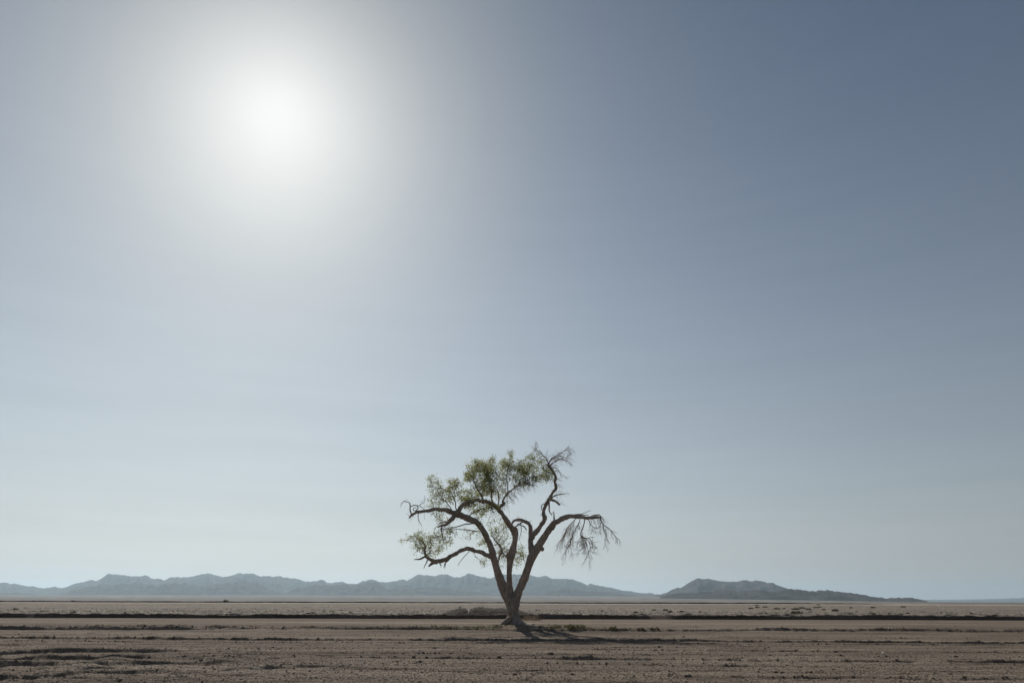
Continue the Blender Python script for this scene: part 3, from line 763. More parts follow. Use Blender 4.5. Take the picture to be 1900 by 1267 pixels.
# --- twigs: grown through each clump by space colonisation
def grow(seeds, att, step=0.085, kill=0.10, grav=0.0, iters=60, jitter=0.25, rg=None):
    pos = list(seeds); par = [-1] * len(seeds); kids = [0] * len(seeds)
    ns = len(seeds)
    sarr = np.array(seeds)
    dmin = np.full(len(att), 1e9); near = np.zeros(len(att), int)
    D2 = ((att[:, None, :] - sarr[None]) ** 2).sum(2)
    near = D2.argmin(1); dmin = np.sqrt(D2[np.arange(len(att)), near])
    alive = np.ones(len(att), bool)
    # only the few nearest seed points may sprout: keeps shoots few at the limb
    for it in range(iters):
        ids = np.where(alive)[0]
        if len(ids) == 0: break
        nn = near[ids]
        uniq, inv = np.unique(nn, return_inverse=True)
        vec = att[ids] - np.array(pos)[nn]
        vec /= np.linalg.norm(vec, axis=1)[:, None] + 1e-9
        acc = np.zeros((len(uniq), 3)); np.add.at(acc, inv, vec)
        acc /= np.linalg.norm(acc, axis=1)[:, None] + 1e-9
        new = []; base = len(pos)
        for u, a in zip(uniq, acc):
            if kids[u] >= 3: continue
            dv = a + np.array([0, 0, -grav]) + rg.normal(size=3) * jitter
            dv /= np.linalg.norm(dv)
            pos.append(pos[u] + dv * step); par.append(int(u)); kids.append(0); kids[u] += 1
            new.append(len(pos) - 1)
        if not new: break
        na = np.array([pos[i] for i in new])
        D2 = ((att[ids][:, None, :] - na[None]) ** 2).sum(2)
        k = D2.argmin(1); dm = np.sqrt(D2[np.arange(len(ids)), k])
        better = dm < dmin[ids]
        near[ids[better]] = np.array(new)[k[better]]; dmin[ids[better]] = dm[better]
        alive[ids[dmin[ids] < kill]] = False
    return np.array(pos), np.array(par), ns

def branch_mesh(pos, par, ns, tip=0.0055, ex=2.4, cap=0.04):
    n = len(pos)
    acc = np.zeros(n); kid = np.zeros(n, int)
    for i in range(n - 1, ns - 1, -1):
        if kid[i] == 0: acc[i] = tip ** ex
        if par[i] >= 0:
            acc[par[i]] += acc[i]; kid[par[i]] += 1
    rad = np.minimum(acc ** (1 / ex), cap)
    i = np.arange(ns, n); p = par[i]
    a = pos[p]; b = pos[i]
    dv = b - a; dv /= np.linalg.norm(dv, axis=1)[:, None] + 1e-9
    s = np.cross(dv, [0.31, 0.83, 0.21]); s /= np.linalg.norm(s, axis=1)[:, None] + 1e-9
    w = np.cross(dv, s)
    ra = np.where(p < ns, rad[i] * 1.15, np.minimum(rad[p], rad[i] * 1.3))[:, None]; rb = rad[i][:, None]
    V = []
    for (c, r) in ((a - dv * 0.008, ra), (b + dv * 0.004, rb)):
        for k in range(4):
            t = k * math.pi / 2
            V.append(c + r * (math.cos(t) * s + math.sin(t) * w))
    V = np.stack(V, 1).reshape(-1, 3)
    o = (np.arange(len(i)) * 8)[:, None]
    Q = np.concatenate([o + np.array([[k, (k + 1) % 4, 4 + (k + 1) % 4, 4 + k]]) for k in range(4)])
    return V, Q, rad, kid

def leaves(cent, size, rg, spread):
    """kite-shaped leaves folded on the midrib"""
    n = len(cent)
    c = cent + rg.normal(size=(n, 3)) * spread
    t = rg.normal(size=(n, 3)); t[:, 2] -= 0.6; t /= np.linalg.norm(t, axis=1)[:, None]
    nr = np.cross(t, rg.normal(size=(n, 3))); nr /= np.linalg.norm(nr, axis=1)[:, None]
    s = np.cross(t, nr)
    L = (size * rg.uniform(0.7, 1.3, n))[:, None]
    V = np.stack([c, c + t * L * .42 + s * L * .46 + nr * L * .13, c + t * L, c + t * L * .42 - s * L * .46 + nr * L * .13], 1).reshape(-1, 3)
    o = (np.arange(n) * 4)[:, None]
    T = np.concatenate([o + np.array([[0, 1, 2]]), o + np.array([[0, 2, 3]])])
    return V, T

# clumps: name, centre (zx, zy, dy), radii (zx, zy, depth m), attractors, leaves per tip, skeleton limbs, gravity
CL = [
 ('L1', (275, 330, -1.0), (66, 58, .7), 120, 3.2, ['b7', 'b8', 'Aout'], -.1),
 ('L1b', (305, 400, -1.2), (75, 48, .7), 110, 2.4, ['b8', 'b7', 'Aout'], -.05),
 ('L2', (395, 335, -.6), (62, 66, .9), 130, 4.0, ['b7', 'C5', 'B'], -.1),
 ('L3', (470, 400, -.7), (58, 50, .8), 120, 5.0, ['B', 'C5'], -.05),
 ('L4', (520, 250, .1), (70, 72, 1.2), 230, 4.3, ['C5', 'C3', 'C5'], -.1),
 ('L5', (600, 215, .5), (62, 62, 1.1), 190, 4.0, ['C3', 'C5'], -.15),
 ('L5b', (608, 165, .5), (22, 22, .4), 26, 4.5, ['C3'], -.2),
 ('L6', (560, 335, .2), (75, 55, 1.0), 190, 3.6, ['C3', 'C5', 'Cup'], -.05),
 ('L7', (655, 320, .7), (60, 70, 1.0), 170, 2.6, ['C3', 'C4', 'C6'], -.05),
 ('L8', (700, 200, .8), (48, 62, .8), 130, 3.6, ['C4'], -.2),
 ('L8b', (722, 125, .9), (20, 30, .3), 26, 4.0, ['C4'], -.25),
 ('L9', (770, 225, .5), (52, 48, .8), 130, 3.4, ['C4', 'C2'], -.1),
 ('L10', (845, 205, .4), (66, 55, .8), 190, 3.8, ['C2', 't2', 'D1b'], -.1),
 ('L11', (900, 262, .3), (52, 46, .6), 130, 4.2, ['D1b', 'C2'], .0),
 ('L12', (790, 290, .2), (80, 38, .8), 170, 2.2, ['C2'], .0),
 ('L13', (600, 450, .2), (40, 45, .6), 90, 4.6, ['Cup', 'B'], .2),
 ('L14', (530, 470, -.5), (55, 42, .7), 100, 2.6, ['B', 'b6'], .15),
 ('L15', (640, 570, .9), (62, 55, .7), 110, 2.0, ['mid', 'Cup'], .05),
 ('L16', (665, 690, .6), (52, 105, .6), 260, 0.9, ['mid', 'mid2'], .1),
 ('L17', (785, 735, .5), (36, 52, .5), 70, 3.4, ['mid2', 'C2x'], .1),
 ('L18', (545, 640, -.9), (26, 38, .4), 40, 3.4, ['AS'], .2),
 ('L19', (572, 752, -.6), (24, 44, .4), 40, 2.4, ['E'], .3),
 ('L20', (185, 630, -1.7), (82, 52, .7), 150, 2.6, ['Eup', 'e8'], -.1),
 ('L21', (280, 672, -2.0), (58, 62, .6), 110, 2.8, ['e8', 'e7'], .05),
 ('L22', (195, 700, -1.7), (70, 28, .5), 60, 1.6, ['Eup', 'e7'], .0),
 ('L23', (335, 605, -1.8), (62, 50, .5), 130, 2.2, ['b1', 'b2', 'b3'], .3),
 ('L24', (310, 505, -1.4), (58, 32, .5), 80, 1.8, ['Aout', 'b2'], .2),
 ('L25', (470, 590, -1.2), (60, 34, .5), 60, 0.8, ['b3', 'b4', 'AS'], .2),
 ('L26', (525, 545, -.8), (22, 40, .3), 40, 3.5, ['AS'], .1),
]
# bare twig sprays: (name, limbs, start, number, direction, length m, droop, spread, levels)
DL = [
 ('T1', ['t1', 't3'], .05, 44, (.75, 0, .45), .6, .2, .42, 2),
 ('T2', ['t2'], .1, 20, (-.35, 0, .75), .42, .10, .5, 2),
 ('T3', ['t4', 't1', 'D1b'], .55, 22, (.8, 0, -.1), .5, .30, .35, 2),
 ('T4', ['C2'], .3, 44, (.45, 0, -.75), .62, .22, .45, 2),
 ('T5', ['C2', 'C6', 'C4'], .1, 18, (.1, 0, -.8), .45, .2, .5, 1),
 ('T6', ['h1', 'h6', 'h7'], .3, 30, (.1, 0, -.8), .8, .26, .6, 2),
 ('T7', ['h4', 'h5'], .1, 34, (-.4, 0, -.8), .85, .28, .2, 2),
 ('T8', ['h3', 'h8', 'd9'], .1, 26, (.15, 0, -.9), .6, .25, .35, 2),
 ('T9', ['h2'], .25, 20, (.1, 0, -.8), .4, .3, .35, 2),
 ('T10', ['d1', 'd2'], .5, 14, (.8, 0, .1), .32, .15, .4, 1),
 ('T11', ['a', 'a3', 'a4'], .1, 16, (-.2, 0, .5), .26, .05, .7, 1),
 ('T12', ['a5', 'Aout'], .3, 16, (.05, 0, -.8), .4, .2, .4, 2),
 ('T13', ['d5', 'D1b'], .3, 10, (-.6, 0, .3), .35, .1, .5, 1),
 ('T14', ['r3', 'r1', 'mid2'], .2, 16, (.2, 0, -.6), .42, .15, .5, 1),
 ('T15', ['arch'], .1, 9, (.5, 0, .5), .25, .05, .5, 1),
 ('T16', ['b1', 'b3', 'B'], .4, 26, (.1, 0, -.8), .5, .25, .45, 2),
 ('T17', ['mid', 'mid2'], .2, 30, (.1, 0, .6), .55, -.02, .55, 2),
 ('T18', ['Aout', 'E', 'Eup'], .3, 34, (-.2, 0, .3), .22, .05, .8, 1),
]
def spray(limbs, start, n, direc, length, droop, spread, levels, rg):
    pos = []; par = []
    pool = [(l, i) for l in limbs for i in range(int(len(SK[l][0]) * start), len(SK[l][0]))]
    direc = np.array(direc, float)
    for k in range(n):
        l, i = pool[rg.integers(len(pool))]
        pos.append(SK[l][0][i].copy()); par.append(-1)
    ns = n
    def shoot(i, dv, L, lev):
        q = pos[i].copy(); last = i; m = max(3, int(L / .07)); sl = L / m
        bend = rg.normal(size=3) * .05
        for st in range(m):
            dv = dv + np.array([0, 0, -droop * (.25 + st / m) * .5]) + bend + rg.normal(size=3) * .07
            dv /= np.linalg.norm(dv); q = q + dv * sl
            pos.append(q.copy()); par.append(last); last = len(pos) - 1
            if lev > 0 and st > 0 and rg.random() < .62:
                side = rg.normal(size=3); side -= dv * (side @ dv); side /= np.linalg.norm(side)
                shoot(last, dv * .85 + side * rg.uniform(.35, .7), L * rg.uniform(.3, .6) * (1 - .4 * st / m), lev - 1)
    for k in range(n):
        dv = direc + rg.normal(size=3) * np.array([spread, spread * 1.2, spread])
        shoot(k, dv / np.linalg.norm(dv), length * rg.uniform(.45, 1.15), levels)
    # children after parents: already true by construction
    return np.array(pos), np.array(par), ns
SK['AS'] = limb(TR['A'], 8)
SK['AS'] = (SK['AS'][0][40:], SK['AS'][1][40:])
SK['C2x'] = limb(TR['C'], 8)

def sample_clump(c, r, n, rg, subs):
    """points gathered in small tufts inside an ellipsoid"""
    o = WP(*c); k = wscale(o)
    R = np.array([r[0] * k, r[2], r[1] * k])
    q = rg.normal(size=(subs, 3)); q /= np.linalg.norm(q, axis=1)[:, None]
    q *= rg.random((subs, 1)) ** (1 / 2.6)
    pts = q[rg.integers(0, subs, n)] + rg.normal(size=(n, 3)) * 0.17
    return o + pts * R

def twig_clump(name, c, r, n, lpt, limbs, grav, k, leafy):
    rg = np.random.default_rng(1000 + k)
    seeds = np.concatenate([SK[l][0][len(SK[l][0]) // 4:] for l in limbs])
    att = sample_clump(c, r, n if leafy else int(n * 1.5), rg, max(6, n // 7) if leafy else n)
    pos, par, ns = grow(seeds, att, grav=grav, rg=rg, step=0.085 if leafy else 0.07, kill=0.10 if leafy else 0.08, jitter=0.3 if leafy else 0.15)
    V, Q, rad, kid = branch_mesh(pos, par, ns, tip=0.0055)
    make('twigs' if leafy else 'bare_twigs', V, Q, None, M_TWIG if leafy else M_DEAD, TREE, pos[ns] if len(pos) > ns else pos[0], kind='stuff')
    if leafy:
        i = np.arange(ns, len(pos)); i = i[rad[i] < 0.012]
        cnt = rg.poisson(2.5 * lpt * np.where(kid[i] == 0, 1.5, 0.4))
        cent = np.repeat(pos[i], cnt, 0)
        if len(cent):
            V, T = leaves(cent, 0.064, rg, 0.095)
            make('leaf_clump', V, None, T, M_LEAF, TREE, cent[0], smooth=False, kind='stuff')

for k, (nm, c, r, n, lpt, limbs, grav) in enumerate(CL):
    twig_clump(nm, c, r, n, lpt, limbs, grav, k, True)
for k, (nm, limbs, st, n, dr, L, dp, spd, lv) in enumerate(DL):
    pos, par, ns = spray(limbs, st, int(n * 1.55), dr, L, dp, spd, lv, np.random.default_rng(3500 + k))
    V, Q, rad, kid = branch_mesh(pos, par, ns, tip=0.0030, ex=2.35, cap=0.011)
    make('bare_twigs', V, Q, None, M_DEAD, TREE, pos[0], kind='stuff')

# ------------------------------------------------------------------ clods on the field (nobody could count them)
def ico():
    p = (1 + 5 ** .5) / 2
    v = np.array([(-1, p, 0), (1, p, 0), (-1, -p, 0), (1, -p, 0), (0, -1, p), (0, 1, p), (0, -1, -p), (0, 1, -p), (p, 0, -1), (p, 0, 1), (-p, 0, -1), (-p, 0, 1)], float)
    v /= np.linalg.norm(v[0])
    f = np.array([(0, 11, 5), (0, 5, 1), (0, 1, 7), (0, 7, 10), (0, 10, 11), (1, 5, 9), (5, 11, 4), (11, 10, 2), (10, 7, 6), (7, 1, 8), (3, 9, 4), (3, 4, 2), (3, 2, 6), (3, 6, 8), (3, 8, 9), (4, 9, 5), (2, 4, 11), (6, 2, 10), (8, 6, 7), (9, 8, 1)])
    return v, f
OCT = (np.array([(1, 0, 0), (0, 1, 0), (-1, 0, 0), (0, -1, 0), (0, 0, 1), (0, 0, -1)], float), np.array([(0, 1, 4), (1, 2, 4), (2, 3, 4), (3, 0, 4), (1, 0, 5), (2, 1, 5), (3, 2, 5), (0, 3, 5)]))

def rubble(name, x, y, z, size, shape, mat, rg, kind='stuff'):
    v, f = shape
    n = len(x)
    a = rg.random(n) * 2 * np.pi
    sc = rg.uniform(0.7, 1.35, (n, 1, 3)) * np.array([1.1, 1.1, 0.75])
    q = v[None] * sc * rg.uniform(0.75, 1.25, (n, len(v), 1))
    ca, sa = np.cos(a)[:, None], np.sin(a)[:, None]
    q = np.stack([q[..., 0] * ca - q[..., 1] * sa, q[..., 0] * sa + q[..., 1] * ca, q[..., 2]], -1) * size[:, None, None]
    q += np.stack([x, y, z], 1)[:, None, :]
    T = (f[None] + (np.arange(n) * len(v))[:, None, None]).reshape(-1, 3)
    return make(name, q.reshape(-1, 3), None, T, mat, smooth=False, kind=kind)

def scatter(n, y0, y1, pw, rg):
    t = rg.random(n)
    y = (y0 ** (1 - pw) + t * (y1 ** (1 - pw) - y0 ** (1 - pw))) ** (1 / (1 - pw))
    x = y * rg.uniform(-0.86, 0.86, n)
    keep = noise2(x / 3, y / 0.7, 131) + 0.6 * noise2(x / 0.7, y / 0.5, 132) > rg.uniform(-0.9, 0.7, n)
    return x[keep], y[keep]
rg = np.random.default_rng(5)
x, y = scatter(150000, 12.0, 33, 1.35, rg)
s = rg.lognormal(math.log(0.0095), 0.4, len(x)).clip(0.005, 0.025)
rubble('soil_crumbs', x, y, field_h(x, y) + s * 0.2, s, OCT, M_CLOD, rg)
x, y = scatter(2800, 12.0, 42, 1.3, rg)
s = rg.lognormal(math.log(0.016), 0.45, len(x)).clip(0.008, 0.06)
rubble('soil_clods', x, y, field_h(x, y) + s * 0.15, s, ico(), M_CLOD, rg)
# clods lying along the berm lips
X = []; Y = []
for rx, ry, h, w, sd, gap in ROWD:
    L = min(rx[-1], 34) - max(rx[0], -34)
    n = int(L * (5 if 9 <= sd <= 15 else 12) * (h / 0.06) ** .5)
    xx = rg.uniform(max(rx[0], -34), min(rx[-1], 34), n)
    X.append(xx); Y.append(np.interp(xx, rx, ry) + rg.normal(size=n) * w * 0.5)
x = np.concatenate(X); y = np.concatenate(Y)
s = rg.lognormal(math.log(0.02), 0.4, len(x)).clip(0.01, 0.06)
rubble('berm_clods', x, y, field_h(x, y) + s * 0.15, s, ico(), M_CLOD, rg)
# crumbs on the bank top and the fallow strip behind it
n = 17000
y = Y_BANK + rg.gamma(1.2, 14.0, n) + 0.2; x = y * rg.uniform(-0.8, 0.8, n)
s = rg.lognormal(math.log(0.028), 0.45, n).clip(0.012, 0.12)
rubble('fallow_clods', x, y, upper_h(x, y) + s * 0.1, s, OCT, M_CLOD, rg)

# ------------------------------------------------------------------ plants
def blades(n, rad, h, wd, rg, lean=0.5, leafy=0.0):
    """upright and leaning narrow blades from a common foot"""
    a = rg.random(n) * 2 * np.pi; r = rad * np.sqrt(rg.random(n))
    b = np.stack([r * np.cos(a), r * np.sin(a), np.zeros(n) - 0.01], 1)
    hh = h * rg.uniform(0.45, 1.0, n) * (1 - 0.5 * (r / (rad + 1e-6)) ** 2)
    tip = b + np.stack([np.cos(a) * hh * lean * rg.uniform(.2, 1.2, n), np.sin(a) * hh * lean * rg.uniform(.2, 1.2, n), hh], 1)
    mid = b * .45 + tip * .55 + rg.normal(size=(n, 3)) * h * 0.06
    t = rg.random(n) * np.pi
    s = np.stack([np.cos(t), np.sin(t), np.zeros(n)], 1) * wd * rg.uniform(.6, 1.3, n)[:, None]
    V = np.stack([b - s * .4, b + s * .4, mid + s, mid - s, tip], 1).reshape(-1, 3)
    o = (np.arange(n) * 5)[:, None]
    T = np.concatenate([o + np.array([[0, 1, 2]]), o + np.array([[0, 2, 3]]), o + np.array([[3, 2, 4]])])
    return V, T

# weeds in a ragged strip on both sides of the trunk
rg = np.random.default_rng(21)
Vs = []; Ts = []; off = 0
spots = [(rg.uniform(782, 930), rg.normal(1164.8, 1.6), .55) for _ in range(210)] + [(rg.uniform(1000, 1055), rg.normal(1163.3, 1.2), .8) for _ in range(60)] + [(rg.uniform(1055, 1230), rg.normal(1166.5, 1.2), .5) for _ in range(70)] + [(rg.normal(925, 8), rg.normal(1161.5, 1), .7) for _ in range(16)]
for (px, py, hs) in spots:
    g = march(px, py, lambda a, b: base_z(b, a))
    g[2] = field_h(np.array([g[0]]), np.array([g[1]]))[0]
    V, T = blades(rg.integers(5, 12), 0.09, rg.uniform(0.06, 0.17) * hs * 1.5, 0.014, rg, 0.8)
    Vs.append(V + g); Ts.append(T + off); off += len(V)
make('weeds', np.concatenate(Vs), None, np.concatenate(Ts), M_WEED, smooth=False, kind='stuff')

def tuft(name, loc, rad, h, n, mat, rg, stems=True):
    e = empty(name, loc)
    V, T = blades(n, rad, h, 0.02 + 0.03 * rad, rg, 0.7)
    make('foliage', V + loc, None, T, mat, e, loc, smooth=False)
    if stems:
        ps = []
        for k in range(5):
            a = rg.random() * 6.28
            tip = np.array([math.cos(a) * rad * .7, math.sin(a) * rad * .7, h * .8])
            ps.append(tube(spline([np.array([0, 0, -.03]), tip * .5 + rg.normal(size=3) * .03 * h, tip], 3), np.linspace(.012, .004, 7) * (1 + rad), 5, .1, k))
        V, Q, T = join(ps)
        make('stems', V + loc, Q, T, M_TWIG, e, loc)
    return e

for (px, py, rad, h, lab) in [(1062, 1166, .28, .34, 'green weed clump on the shaded strip right of the trunk, nearer the tree'),
                              (1078, 1165.5, .24, .30, 'green weed clump on the strip right of the trunk, farther from the tree'),
                              (1030, 1164.5, .30, .17, 'low deep green weed mat just right of the trunk shadow'),
                              (1138, 1167.5, .22, .24, 'round dark weed clump on the furrow lip well right of the tree'),
                              (1190, 1168, .18, .18, 'small dry brown clump between two others on the furrow lip'),
                              (1215, 1168, .24, .20, 'dry brown clump at the right end of the row of weed clumps')]:
    loc = ground_at(px, py)
    e = tuft('weed_clump', loc, rad, h, 70, M_WEED if px < 1150 else M_SCRUB, np.random.default_rng(int(px)))
    tag(e, lab, 'weed', 'weed clumps right of the tree')

# scrub tufts on the fallow field
SC = []
for (u, v, w) in [(185, 128, 60), (290, 122, 60), (450, 147, 90), (545, 142, 45), (700, 152, 110), (790, 136, 90), (720, 212, 150), (880, 150, 70), (980, 130, 70), (1035, 121, 40), (1090, 158, 45), (1240, 172, 90), (1455, 131, 50), (1750, 128, 70), (230, 205, 50), (460, 206, 80), (905, 187, 40), (1450, 216, 80), (1745, 222, 80), (180, 98, 60), (1012, 89, 50), (95, 139, 60)]:
    SC.append((1380 + u / 7.308, 1110 + v / 7.308, w / 7.308))
for (u, v, w) in [(260, 158, 60), (330, 248, 40), (425, 251, 70), (238, 263, 60), (915, 262, 55), (1190, 245, 40), (1505, 281, 60), (75, 242, 30)]:
    SC.append((1640 + u / 7.308, 1105 + v / 7.308, w / 7.308))
for (u, v, w) in [(1425, 256, 70), (1720, 253, 40), (1165, 236, 80), (980, 241, 60), (690, 272, 60), (640, 308, 90), (1240, 271, 80)]:
    SC.append((1100 + u / 8.636, 1105 + v / 8.636, w / 8.636))
SC += [(571, 1138.2, 5), (582, 1137.5, 6), (650, 1137, 8), (690, 1137.5, 6), (78, 1134.5, 8), (28, 1131, 8), (135, 1136, 10)]
near_s = sorted([s for s in SC if s[1] - horizon_y(s[0]) > 19.5], key=lambda s: -s[0])
far_s = sorted([s for s in SC if s[1] - horizon_y(s[0]) <= 19.5], key=lambda s: -s[0])
ORD = ['first', 'second', 'third', 'fourth', 'fifth', 'sixth', 'seventh', 'eighth', 'ninth', 'tenth', 'eleventh', 'twelfth', 'thirteenth', 'fourteenth', 'fifteenth', 'sixteenth', 'seventeenth', 'eighteenth', 'nineteenth', 'twentieth', 'twenty-first', 'twenty-second', 'twenty-third', 'twenty-fourth', 'twenty-fifth', 'twenty-sixth', 'twenty-seventh']
for lst, where, grp in ((near_s, 'along the earth bank', 'scrub tufts on the strip by the earth bank'), (far_s, 'out on the pale field', 'scrub tufts out on the pale field')):
    for k, (px, py, w) in enumerate(lst):
        g = G(px, py, Z_UP)
        g[2] = float(upper_h(np.array([g[0]]), np.array([g[1]]))[0])
        wm = w * g[1] * math.cos(PITCH) / FPX
        rad = wm * 0.5
        rgk = np.random.default_rng(3000 + int(px * 10))
        e = empty('scrub_tuft', g)
        V, T = blades(int(60 + 40 * min(rad, 2)), rad, min(0.75 * rad + 0.05, 0.34), 0.03 + 0.03 * rad, rgk, 0.5)
        make('foliage', V * [1, .8, 1] + g, None, T, M_SCRUB, e, g, smooth=False)
        size = 'broad' if w > 10 else ('small' if w < 6.5 else 'low')
        tag(e, f'{size} dark scrub tuft, {ORD[k]} from the right of those {where}', 'shrub', grp)

# bushes on the far berm
for (px, h, w, lab) in [(418.5, 1.25, 1.5, 'lone dark bush on the far field edge, left of the tree'),
                        (135, .6, 1.2, 'larger of two low bushes on the far field edge at left'),
                        (62, .45, .9, 'smaller of two low bushes on the far field edge at left'),
                        (1420, .4, 1.4, 'low bush on the far field edge under the right mountain')]:
    py = 1118.3 + (px - 950) * math.tan(ROLL)
    g = G(px, py, Z_UP); g = P(px, py, Y_BERM + 0.7); g[2] = Z_UP + 0.25
    rgk = np.random.default_rng(int(px))
    e = empty('bush', g)
    V, T = blades(120, w * .7, h, .05, rgk, .35)
    make('foliage', V + g, None, T, M_SCRUB, e, g, smooth=False)
    ps = [tube(spline([np.zeros(3) - [0, 0, .2], np.array([math.cos(a) * w * .2, math.sin(a) * w * .2, h * .4]), np.array([math.cos(a) * w * .45, math.sin(a) * w * .45, h * .8])], 3), np.linspace(.04, .015, 7), 5, .1, 3) for a in (0.3, 1.9, 3.6, 5.0)]
    V, Q, T = join(ps); make('stems', V + g, Q, T, M_TWIG, e, g)
    tag(e, lab, 'bush', 'bushes on the far field edge')

# ------------------------------------------------------------------ heap of dug earth behind the trunk, with bleached wood on it
hp = np.array([(795, 1139), (815, 1137.5), (830, 1134.5), (843, 1130), (852, 1127.2), (861, 1126.6), (868, 1129.5), (874, 1129), (880, 1126.0), (888, 1125.2), (898, 1126.2), (915, 1127.4), (935, 1127.8), (955, 1129), (972, 1133), (990, 1138.5)])
Y_HEAP = Y_BANK + 2.6
hx = np.array([P(a, b, Y_HEAP)[0] for a, b in hp]); hz = np.array([P(a, b, Y_HEAP)[2] for a, b in hp])
xs = np.linspace(hx[0], hx[-1], 150); dys = np.linspace(-2.0, 2.6, 26)
Xh, Dh = np.meshgrid(xs, dys, indexing='xy')
top = np.interp(Xh, hx, hz) - Z_UP
env = np.where(Dh < 0, np.clip(1 - (Dh / -2.0) ** 2, 0, 1) ** .9, np.clip(1 - (Dh / 2.6) ** 2, 0, 1))
Zh = Z_UP - 0.12 + np.maximum(top, 0) * env + env * (0.07 * noise2(Xh / .6, Dh / .5, 141) + 0.05 * noise2(Xh / .22, Dh / .2, 142) + .07)
HV = np.stack([Xh, Y_HEAP + Dh, Zh], -1)
hc = np.array([xs.mean(), Y_HEAP, Z_UP])
M_HEAP = soil('heap_soil', (0.05, 0.041, 0.033), (0.08, 0.065, 0.053), (0.12, 0.1, 0.082), (0.3, 0.27, 0.24))
heap = make('earth_heap', HV, grid_quads(len(dys), len(xs)), None, M_HEAP, None, hc, attr=np.zeros(Xh.size))
tag(heap, 'long dark heap of dug earth and roots on the bank behind the trunk', 'earth heap')

def heap_z(x, dy):
    i = int(np.argmin(np.abs(xs - x))); j = int(np.argmin(np.abs(dys - dy)))
    return Zh[j, i]
# brush sticking out of the heap
rg = np.random.default_rng(77)
ps = []
for k in range(60):
    x = rg.uniform(hx[2], hx[-2]); dy = rg.uniform(-1.2, .6)
    b = np.array([x, Y_HEAP + dy, heap_z(x, dy) - .03])
    a = rg.random() * 6.28
    t = b + np.array([math.cos(a), math.sin(a) * .6, rg.uniform(.1, .9)]) * rg.uniform(.12, .38)
    ps.append(tube(spline([b, (b + t) / 2 + rg.normal(size=3) * .05, t], 3), np.linspace(.014, .005, 7), 5, .1, k))
V, Q, T = join(ps)
make('roots', V, Q, T, M_DEAD, heap, hc, kind='stuff')

def on_heap(px, py):
    """first point of the heap surface under a pixel"""
    best = None
    for j, dy in enumerate(dys):
        p = P(px, py, Y_HEAP + dy)
        if p[2] <= heap_z(p[0], dy) + 0.01:
            return p
    return P(px, py, Y_HEAP)

def pixel_stick(name, pts, w, mat, lab, cat, where, group=None, wt=None):
    q = [where(px, py) for px, py in pts]
    sc = q[0][1] * math.cos(PITCH) ** -1 / FPX * math.cos(PITCH) ** 2
    path = spline(q, 5)
    path[:, 2] += 0.015
    V, Q, T = tube(path, np.linspace(w, wt or w * .5, len(path)) * .5 * sc, 7, .2, int(pts[0][0]), 6)
    o = make(name, V, Q, T, mat, None, path[0])
    tag(o, lab, cat, group)
    return o
def hp_off(px, py):
    p = on_heap(px, py); return p + np.array([0, -.12, 0])
pixel_stick('bleached_branch', [(866, 1131.3), (869, 1132), (870.8, 1134.5), (870.2, 1137.3), (868, 1139.6)], 2.2, M_PALEWOOD, 'white curved branch standing on the dark earth heap', 'branch', hp_off, wt=1.0)
pixel_stick('bleached_branch', [(851.5, 1127.6), (854, 1126), (857, 1125.4)], 2.6, M_PALEWOOD, 'short white branch on the left crest of the earth heap', 'branch', hp_off)
pixel_stick('bleached_branch', [(893.5, 1125.2), (896, 1125.3), (898, 1125.8)], 1.8, M_PALEWOOD, 'short white stick on the middle crest of the earth heap', 'branch', hp_off)
pixel_stick('bleached_branch', [(931.5, 1129.6), (933.5, 1127.6), (936.5, 1125.2)], 1.9, M_PALEWOOD, 'slanting white stick on the heap beside the trunk', 'branch', hp_off)
pixel_stick('bleached_branch', [(906, 1134.6), (908.5, 1136.2), (911, 1137.4)], .8, M_PALEWOOD, 'thin pale twig on the heap front left of the trunk', 'branch', hp_off)

# ------------------------------------------------------------------ dry brush tangle at the right foot of the trunk
rg = np.random.default_rng(88)
bc = ground_at(984, 1150.5)
brush = empty('brush_pile', bc)
tag(brush, 'pale dry brush tangle lying right of the trunk in front of the bank', 'brush pile')
def at_b(px, py, dy=0): return P(px, py, bc[1] + dy)
for k, (pts, w) in enumerate([([(988, 1149.5), (991, 1146), (995, 1142.5), (1000, 1138.5)], 1.2), ([(978, 1149), (982, 1145), (979, 1141), (974, 1137.5)], 1.1), ([(986, 1149), (984, 1146), (983, 1142.5)], 1.0), ([(970, 1146), (978, 1142), (985, 1141)], .9), ([(993, 1150), (997, 1145), (996, 1141)], .8)]):
    q = spline([at_b(a, b, rg.uniform(-.3, .3)) for a, b in pts], 5)
    V, Q, T = tube(q, np.linspace(w, w * .4, len(q)) * .5 * bc[1] / FPX, 6, .2, k)
    make('branch', V, Q, T, M_STRAW, brush, q[0])
ps = []
for k in range(150):
    px = rg.uniform(966, 1003); py = 1152 - rg.random() ** 1.4 * 9 * (1 - abs(px - 983) / 26)
    b = at_b(px, py, rg.uniform(-.6, .6)); a = rg.random() * 6.28
    b[2] = max(b[2], Z_TREE)
    t = b + np.array([math.cos(a), math.sin(a), rg.uniform(-.3, .8)]) * rg.uniform(.1, .4)
    t[2] = max(t[2], Z_TREE)
    ps.append(tube(spline([b, (b + t) / 2 + rg.normal(size=3) * .05, t], 3), np.linspace(.011, .004, 7), 4, .1, k))
V, Q, T = join(ps); make('twigs', V, Q, T, M_STRAW, brush, bc, kind='stuff')
pixel_stick('log', [(978, 1157.2), (983, 1158), (988, 1158.6), (992, 1158.4)], 2.6, M_LIMB, 'short brown log on the soil right of the trunk foot', 'log', ground_at, wt=2.0)
pixel_stick('stick', [(161, 1174.4), (172, 1174.2), (186, 1173.8)], .9, M_PALEWOOD, 'pale straight stick on the soil at far left', 'stick', ground_at)

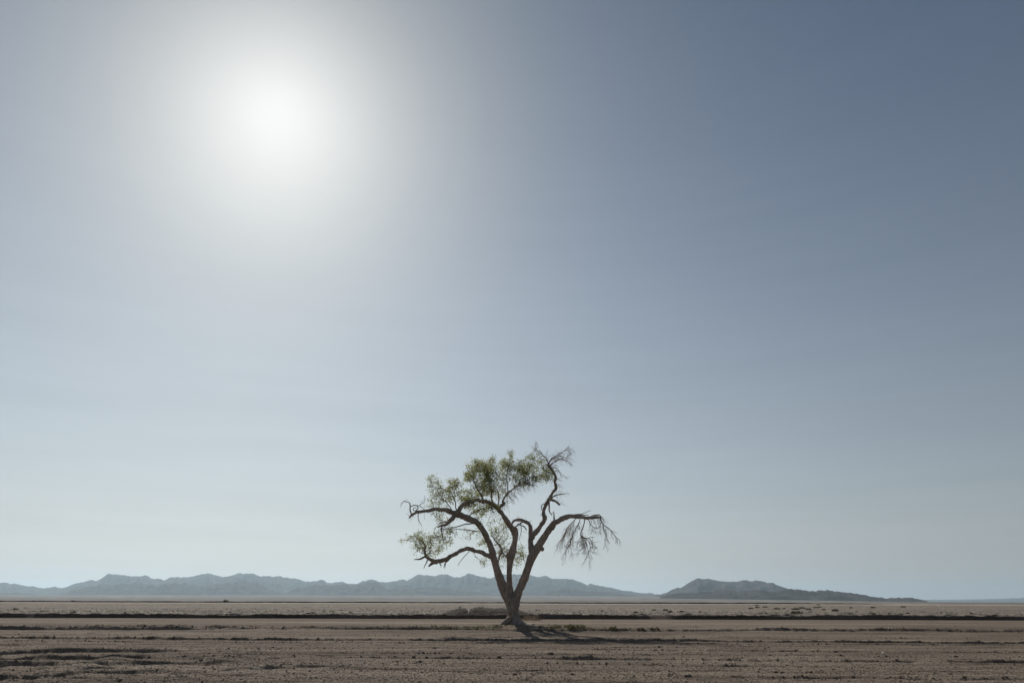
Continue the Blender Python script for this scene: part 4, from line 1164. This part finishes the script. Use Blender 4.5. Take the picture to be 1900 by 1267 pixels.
# ------------------------------------------------------------------ pale stones
def stone(px, py, w, lab, z=None, h=0.6, mat=M_STONE, where=ground_at):
    g = where(px, py)
    r = w * .5 * g[1] / math.cos(PITCH) * math.cos(PITCH) ** 2 / FPX
    rgk = np.random.default_rng(int(px * 7 + py))
    v, f = ico()
    # one subdivision for a rounder, chipped lump
    vv = list(v); cache = {}; ff = []
    def mid(a, b):
        k = (min(a, b), max(a, b))
        if k not in cache:
            q = (vv[a] + vv[b]) / 2; vv.append(q / np.linalg.norm(q)); cache[k] = len(vv) - 1
        return cache[k]
    for a, b, c in f:
        x, y, z_ = mid(a, b), mid(b, c), mid(c, a)
        ff += [(a, x, z_), (b, y, x), (c, z_, y), (x, y, z_)]
    vv = np.array(vv)
    vv = vv * (1 + .28 * noise3(vv * 1.3, int(px)) + .1 * noise3(vv * 3, int(py)))[:, None] * [r, r * .8, r * h]
    o = make('stone', vv + g + [0, 0, r * h * .45], None, ff, mat, None, g, smooth=False)
    tag(o, lab, 'stone', 'pale stones on the soil')

for a in [(91, 1158, 1.6, 'tiny white stone in front of the bank at far left'),
          (62, 1171, 1.5, 'tiny white stone just below the first dark furrow, nearest the left edge'),
          (125, 1177.4, 2.4, 'bright white stone on the soil at far left, below the first dark furrow'),
          (193, 1170.2, 1.4, 'tiny pale stone just above the straight stick at far left'),
          (409.5, 1159.4, 1.9, 'bright white speck of stone above the first dark furrow, left of the tree'),
          (478, 1198.6, 2.2, 'pale stone between the second and third furrows, left of the tree'),
          (278, 1201.4, 4.2, 'flat white stone above the heaped furrows at left'),
          (279, 1262.4, 4.5, 'white stone near the bottom edge at left'),
          (669.5, 1225.7, 6.0, 'wide white stone below the long furrow left of the tree'),
          (652.5, 1227.6, 2.0, 'small pale stone left of the wide white stone'),
          (822, 1206.8, 4.5, 'flat pale stone on the open soil below the tree'),
          (625, 1248, 2.6, 'pale stone near the bottom edge, left of centre'),
          (901, 1258, 4.0, 'pale stone near the bottom edge below the tree'),
          (1391, 1249, 3.0, 'pale stone in the lower right soil beside a dark clod'),
          (1628, 1186.5, 2.0, 'small white stone between two furrows at right'),
          (1639, 1212, 5.5, 'flat pale stone lying on a furrow at right'),
          (1896, 1218.6, 4.0, 'pale stone at the right edge of the photo'),
          (1157, 1181.2, 3.0, 'pale stone inside the crown shadow, right of the tree'),
          (1180, 1187.4, 2.4, 'small pale stone on the lower rim of the crown shadow'),
          (1085, 1187, 2.6, 'pale stone at the end of the trunk shadow'),
          (847, 1139.3, 2.4, 'white stone on the bank lip left of the earth heap')]:
    px, py, w, lab = a
    if py < 1140 and px > 800:
        stone(px, py, w, lab, where=hp_off)
    else:
        stone(px, py, w, lab)
stone(1504.6, 1247, 6.5, 'large tan clod-like stone in the lower right soil', mat=M_CLOD)
stone(976, 1150.4, 3.0, 'white stone in the brush at the right foot of the trunk')
